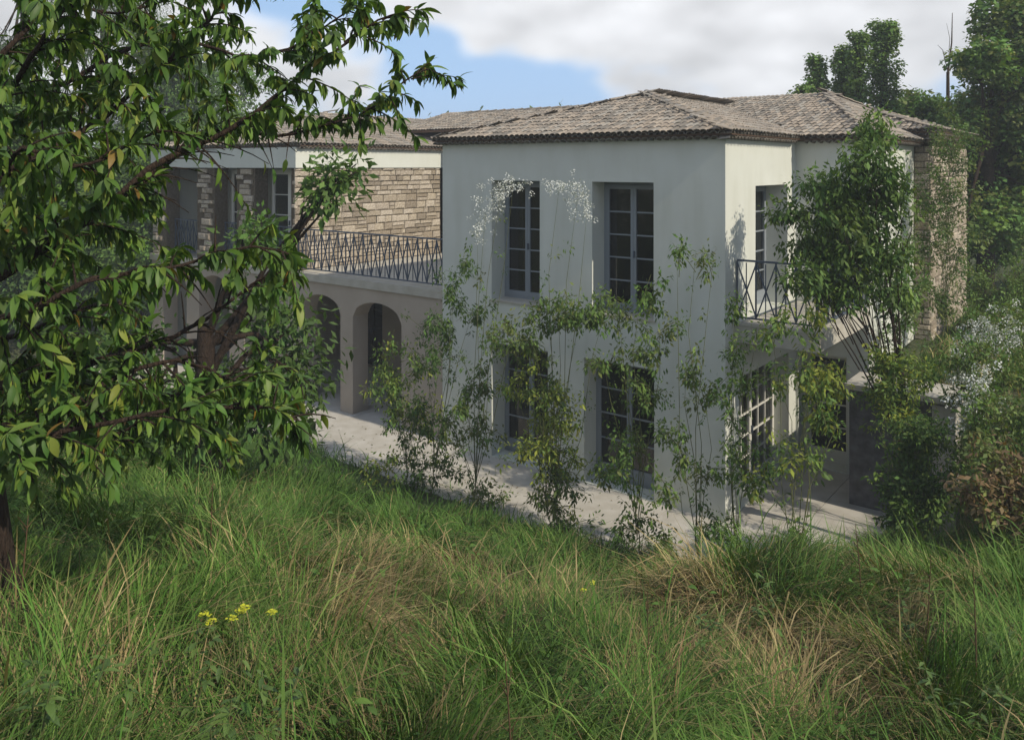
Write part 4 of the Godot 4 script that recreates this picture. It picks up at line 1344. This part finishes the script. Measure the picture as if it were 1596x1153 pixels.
# ---------------------------------------------------------------- grass
func build_grass():
	# brown lodged patches, where they lie on the slope: x, z, radius
	var dry := []
	for q in [[560, 940, .9], [700, 900, 1.0], [560, 1030, .8], [1080, 860, 1.5], [1180, 835, 1.4], [1060, 960, .8], [1250, 1080, .75], [1180, 1110, .5], [1130, 1010, .7], [1400, 1000, .6], [1560, 760, 1.5], [820, 1000, .6], [660, 730, 1.4], [30, 1050, .5], [1350, 1120, .4]]:
		var p := hit(q[0], q[1])
		dry.append([p.x, p.z, q[2]])
	# tussocks: x, z, height factor
	var tall := []
	for q in [[1110, 850, .9, 1.0], [1200, 840, .8, .9], [840, 880, 1.0, .4], [1420, 900, .7, .4], [700, 745, 1.0, .7], [560, 715, 1.3, .6], [640, 735, 1.0, .6], [770, 775, .7, .7], [1310, 850, .7, .5], [460, 700, 1.2, .5]]:
		var p := hit(q[0], q[1])
		tall.append([p.x, p.z, q[2], q[3]])
	var sets := [MB.new(), MB.new()]
	var bands := [[1.5, 4.0, 6000], [4.0, 7.0, 8600], [7.0, 12.0, 9000], [12.0, 20.0, 3200], [13.0, 27.0, 2600]]
	var blades := 0
	for band in bands:
		for tuft in band[2]:
			var depth := sqrt(rnd(band[0] * band[0], band[1] * band[1]))
			var u := rnd(-0.74, 0.74) if band[1] < 21.0 else rnd(0.46, 0.74)
			var p := CAM + fwd * depth + rgt * u * depth
			var x := p.x
			var z := p.z
			if z < 1.5 and x < (2.0 if z > -2.3 else 1.7): continue
			if z < 2.05 and x < 2.0 and rng.randf() < (0.35 if z > 1.85 else 0.82) + 0.5 * n_patch.get_noise_2d(x * 2.0, z): continue
			if x < (2.0 if z > -2.3 else 1.7) and z < 1.5: continue
			if z < -1.6 and z > -2.6 and x < 3.0: continue
			var y := ground(x, z)
			var patch := n_patch.get_noise_2d(x * 2.2, z * 2.2)
			var dryness := 0.32 * smoothstep(0.0, 0.5, n_patch.get_noise_2d(x * 1.3 + 60.0, z * 1.3))
			for q in dry:
				dryness += 1.0 * exp(-(pow(x - q[0], 2) + pow(z - q[1], 2)) / (q[2] * q[2] * 0.35))
			dryness = clampf(dryness + 0.13, 0.04, 0.88)
			# in the hollow on the left the grass is short and lush
			var lush := smooth(0.5, -3.5, x) * smooth(9.0, 4.0, z)
			dryness *= 1.0 - 0.75 * lush
			var size := rnd(0.7, 1.2) * (1.0 + 0.4 * patch) * lerpf(1.0, 0.72, lush)
			for q in tall:
				size *= 1.0 + q[3] * exp(-(pow(x - q[0], 2) + pow(z - q[1], 2)) / (q[2] * q[2] * 0.4))
			if z < 2.0 and x < 2.0: size *= 0.7
			var flow := n_flow.get_noise_2d(x * 3.2, z * 3.2) * 5.0 + 0.4
			var press := absf(n_flow.get_noise_2d(x * 3.6 + 50.0, z * 3.6))
			var wide := 0.0036 + 0.0010 * depth
			var is_dry := rng.randf() < dryness
			var tone := rnd(0.8, 1.2) * (1.0 + 0.45 * patch)
			var b: MB = sets[1 if is_dry else 0]
			var spread := 0.05 + 0.006 * depth
			var lean := 0.5 + 3.2 * press * rnd(0.6, 1.3) + (0.6 if is_dry else 0.0)
			for k in 11:
				blades += 1
				var root := Vector3(x + rng.randfn() * spread, y - 0.02, z + rng.randfn() * spread)
				var a := flow + rng.randfn() * 0.85
				var dir := Vector3(cos(a), 0, sin(a))
				var turn := rng.randfn() * 0.6
				var side := Vector3(-dir.z, 0, dir.x).rotated(Vector3.UP, turn)
				var len_ := 0.47 * size * rnd(0.4, 1.2)
				var seeded := rng.randf() < 0.035 and depth < 11.0
				if seeded: len_ *= 1.35
				var bend := lean * rnd(0.45, 1.4)
				var w := wide * (rnd(0.55, 1.2) if rng.randf() < 0.93 or depth > 6.0 else rnd(1.4, 1.9)) * 0.5
				var c: Vector3
				if is_dry:
					c = Vector3(.33, .26, .14).lerp(Vector3(.15, .095, .05), rng.randf()).lerp(Vector3(.15, .16, .055), rng.randf() * 0.5)
				else:
					c = Vector3(.048, .114, .018).lerp(Vector3(.122, .172, .046), pow(rng.randf(), 1.6) * (1.0 - 0.6 * lush))
				c *= 1.18 * tone * rnd(0.75, 1.3)
				b.col = Color(c.x * 1.1, c.y, c.z * 1.05)
				var first := b.v.size()
				for j in 3:
					var t := j / 3.0
					var ang := 0.08 + bend * t
					var q := root + (Vector3.UP * cos(ang * 0.75) + dir * sin(ang * 0.75)) * len_ * t
					var nn := (Vector3.UP * (sin(ang) + 0.5) - dir * cos(ang)).normalized()
					var hw := w * (1.0 - 0.28 * t * t * 3.0)
					if seeded: hw = w * 0.6 if j < 2 else minf(w * 1.5, 0.006)
					b.vert(q - side * hw, nn)
					b.vert(q + side * hw, nn)
					b.col = Color(c.x, c.y, c.z)
				var ang := 0.08 + bend
				b.vert(root + (Vector3.UP * cos(ang * 0.75) + dir * sin(ang * 0.75)) * len_, (Vector3.UP * (sin(ang) + 0.5) - dir * cos(ang)).normalized())
				for j in 2:
					var i0 := first + j * 2
					b.i.append_array(PackedInt32Array([i0, i0 + 2, i0 + 3, i0, i0 + 3, i0 + 1]))
				b.i.append_array(PackedInt32Array([first + 4, first + 6, first + 5]))
	# broad-leaved weeds between the grass
	var lx := []
	var lc := []
	for k in 4200:
		var depth := sqrt(rnd(3.0, 130.0))
		var p := CAM + fwd * depth + rgt * rnd(-0.74, 0.74) * depth
		if p.z < 2.05 and p.x < 2.9: continue
		if n_patch.get_noise_2d(p.x * 1.7 + 20.0, p.z * 1.7) < 0.04: continue
		p.y = ground(p.x, p.z) + rnd(0.12, 0.40)
		var a := rnd(0, TAU)
		lx.append(Transform3D(aim(Vector3(cos(a), rnd(-0.3, 0.6), sin(a)), (Vector3.UP + rdir() * 0.5).normalized(), rnd(0.035, 0.095)), p))
		lc.append(vary(Vector3(.085, .165, .035), 0.3))
	var cover := baked("ground_cover", leaf_mesh(0.45, 0.3, 0.3, M.foliage, 3), lx, lc, self)
	cover.set_meta("label", "small broad leaves scattered through the meadow grass"); cover.set_meta("category", "weeds")
	# litter on the paving
	lx = []
	lc = []
	for k in 420:
		var x := rnd(-12.0, 2.0)
		var z := 1.95 - absf(rng.randfn()) * 0.8
		if z < 0.03: continue
		lx.append(Transform3D(aim(rdir() * Vector3(1, 0.1, 1), (Vector3.UP + rdir() * 0.25).normalized(), rnd(0.03, 0.07)), Vector3(x, rnd(0.008, 0.02), z)))
		lc.append(vary(Vector3(.17, .13, .06).lerp(Vector3(.12, .17, .05), rng.randf()), 0.3))
	var litter := baked("leaf_litter", leaf_mesh(0.45, 0.2, 0.3, M.foliage, 3), lx, lc, self)
	litter.set_meta("label", "fallen leaves lying on the pale paving"); litter.set_meta("category", "leaves")
	print("blades ", blades)
	for k in 2:
		var o := part("meadow_grass" if k == 0 else "dry_grass", sets[k].mesh(M.grass), self)
		o.set_meta("kind", "stuff")
		o.set_meta("label", "long green meadow grass over the whole slope" if k == 0 else "straw coloured dry grass lying among the green")
		o.set_meta("category", "grass")

# ---------------------------------------------------------------- single plants in the grass
func build_weeds():
	var lf := leaf_mesh(0.36, 0.3, 0.3, M.foliage, 3)
	var greens := [tinted(Vector3(.075, .13, .03), 0.55), tinted(Vector3(.10, .16, .04), 0.55), tinted(Vector3(.055, .10, .028), 0.55)]
	var petals := tinted(Vector3(.44, .46, .03), 0.6, 0.3)
	# yellow flowers
	var fl := [[372, 1015, 62, "largest yellow-flowered plant, in the shaded grass on the left", 6], [910, 930, 34, "tiny yellow-flowered plant below the paving in the middle", 2], [1500, 870, 30, "small pale yellow flower on the right-hand slope", 2]]
	for q in fl:
		var h := 0.52
		var p := above(q[0], q[1] - q[2], h)
		p.y -= h
		var dep := (p - CAM).dot(fwd)
		var t := thing("flower_plant", q[3], "flower", p, "yellow-flowered plants in the grass")
		for k in q[4]:
			var e := Vector3(rnd(-.2, .2) * h, h * rnd(0.85, 1.06), rnd(-.2, .2) * h)
			e += rgt * rnd(-1, 1) * q[2] * 0.3 / FOCAL * dep
			var st := MB.new()
			st.tube([Vector3.ZERO, e * 0.5 + Vector3.UP * 0.03, e], [0.004, 0.003, 0.002], 5)
			part("stem", st.mesh(M.green_stem), t)
			var hd := MB.new()
			for j in 26:
				var d := rdir()
				d.y = absf(d.y) * 0.6
				var c := e + d * 0.026 * rnd(0.4, 1.0)
				var r := rnd(0.005, 0.009)
				var a := rnd(0, TAU)
				var s := Vector3(cos(a), rnd(-.3, .3), sin(a)) * r
				var w := Vector3(-sin(a), rnd(-.3, .3), cos(a)) * r
				hd.quad(c - s, c + w, c + s, c - w)
			part("flower_head", hd.mesh(petals), t)
			for j in 3:
				var o := part("leaf", lf, t, Vector3.ZERO, greens[rng.randi() % 3])
				o.transform = Transform3D(aim(rdir() + Vector3.DOWN * 0.3, Vector3.UP, rnd(0.04, 0.07)), e * rnd(0.2, 0.7))
	# leafy weeds
	var wd := [[40, 1130, "broad weed in the bottom left corner"], [125, 1085, "weed in the shade right of the cherry trunk"], [195, 1125, "low weed at the bottom edge, second from the left corner"], [290, 1040, "weed with narrow leaves just under the largest yellow flowers"], [335, 1140, "weed at the bottom edge below the yellow flowers"], [410, 1090, "bright weed at the start of the combed grass on the left"],
		[1100, 1010, "bright green weed in the brown tussock in the middle"], [1180, 950, "weed with fresh leaves above the brown tussock"], [1420, 960, "weed to the left of the tall dry stalk"], [1555, 1010, "leafy weed close to the tall dry stalk at the right edge"], [1585, 1120, "leafy weed in the bottom right corner"], [1480, 1110, "weed at the bottom edge near the right corner"], [1215, 860, "weed with pale leaves just below the broken paving"]]
	for q in wd:
		var p := above(q[0], q[1] - 30.0, 0.42)
		p.y -= 0.42
		var t := thing("weed", q[2], "weed", p, "leafy weeds in the grass")
		for k in 4:
			var e := Vector3(rnd(-.16, .16), rnd(0.34, 0.54), rnd(-.16, .16))
			var st := MB.new()
			st.tube([Vector3(0, -0.05, 0), e * 0.5 + Vector3.UP * 0.04, e], [0.004, 0.0035, 0.002], 5)
			part("stem", st.mesh(M.green_stem), t)
			for j in 11:
				var f := rnd(0.25, 1.0)
				var a := rnd(0, TAU)
				var o := part("leaf", lf, t, Vector3.ZERO, greens[rng.randi() % 3])
				o.transform = Transform3D(aim(Vector3(cos(a), rnd(-.2, .5), sin(a)), Vector3.UP, rnd(0.04, 0.10) * (1.15 - 0.5 * f)), (e * 0.5 + Vector3.UP * 0.04).lerp(e, f) if f > 0.5 else e * f)
	# dry stalks
	var ds := [[1522, 1140, 245, "tallest dark dry stalk, standing near the right edge"], [1440, 960, 95, "short dry stalk left of the tallest one"], [326, 872, 120, "thin dark stalk in the grass below the second trunk"], [25, 870, 60, "thin stalk beside the cherry trunk"], [1345, 900, 80, "reddish dry stalk on the right-hand slope"], [805, 1130, 110, "dry stalk at the bottom edge in the middle"], [1010, 990, 70, "pale stalk beside the brown tussock"]]
	for q in ds:
		var p := above(q[0], q[1] - q[2], 0.62 + 0.0012 * q[2])
		var h: float = 0.62 + 0.0012 * q[2]
		p.y -= h
		var t := thing("dry_stalk", q[3], "stalk", p, "dry stalks in the grass")
		var st := MB.new()
		var e := Vector3(rnd(-.08, .08) * h, h, rnd(-.08, .08) * h)
		st.tube([Vector3(0, -0.05, 0), e * 0.5 + Vector3(0.01, 0, 0.01), e], [0.006, 0.0045, 0.002], 6)
		part("stem", st.mesh(M.dry_stem), t)
		for k in 7:
			var s := e * rnd(0.45, 0.95)
			var tw := MB.new()
			var d := Vector3(rnd(-1, 1), rnd(0.3, 1.2), rnd(-1, 1)).normalized() * h * rnd(0.06, 0.16)
			tw.tube([s, s + d], [0.003, 0.001], 4)
			part("twig", tw.mesh(M.dry_stem), t)
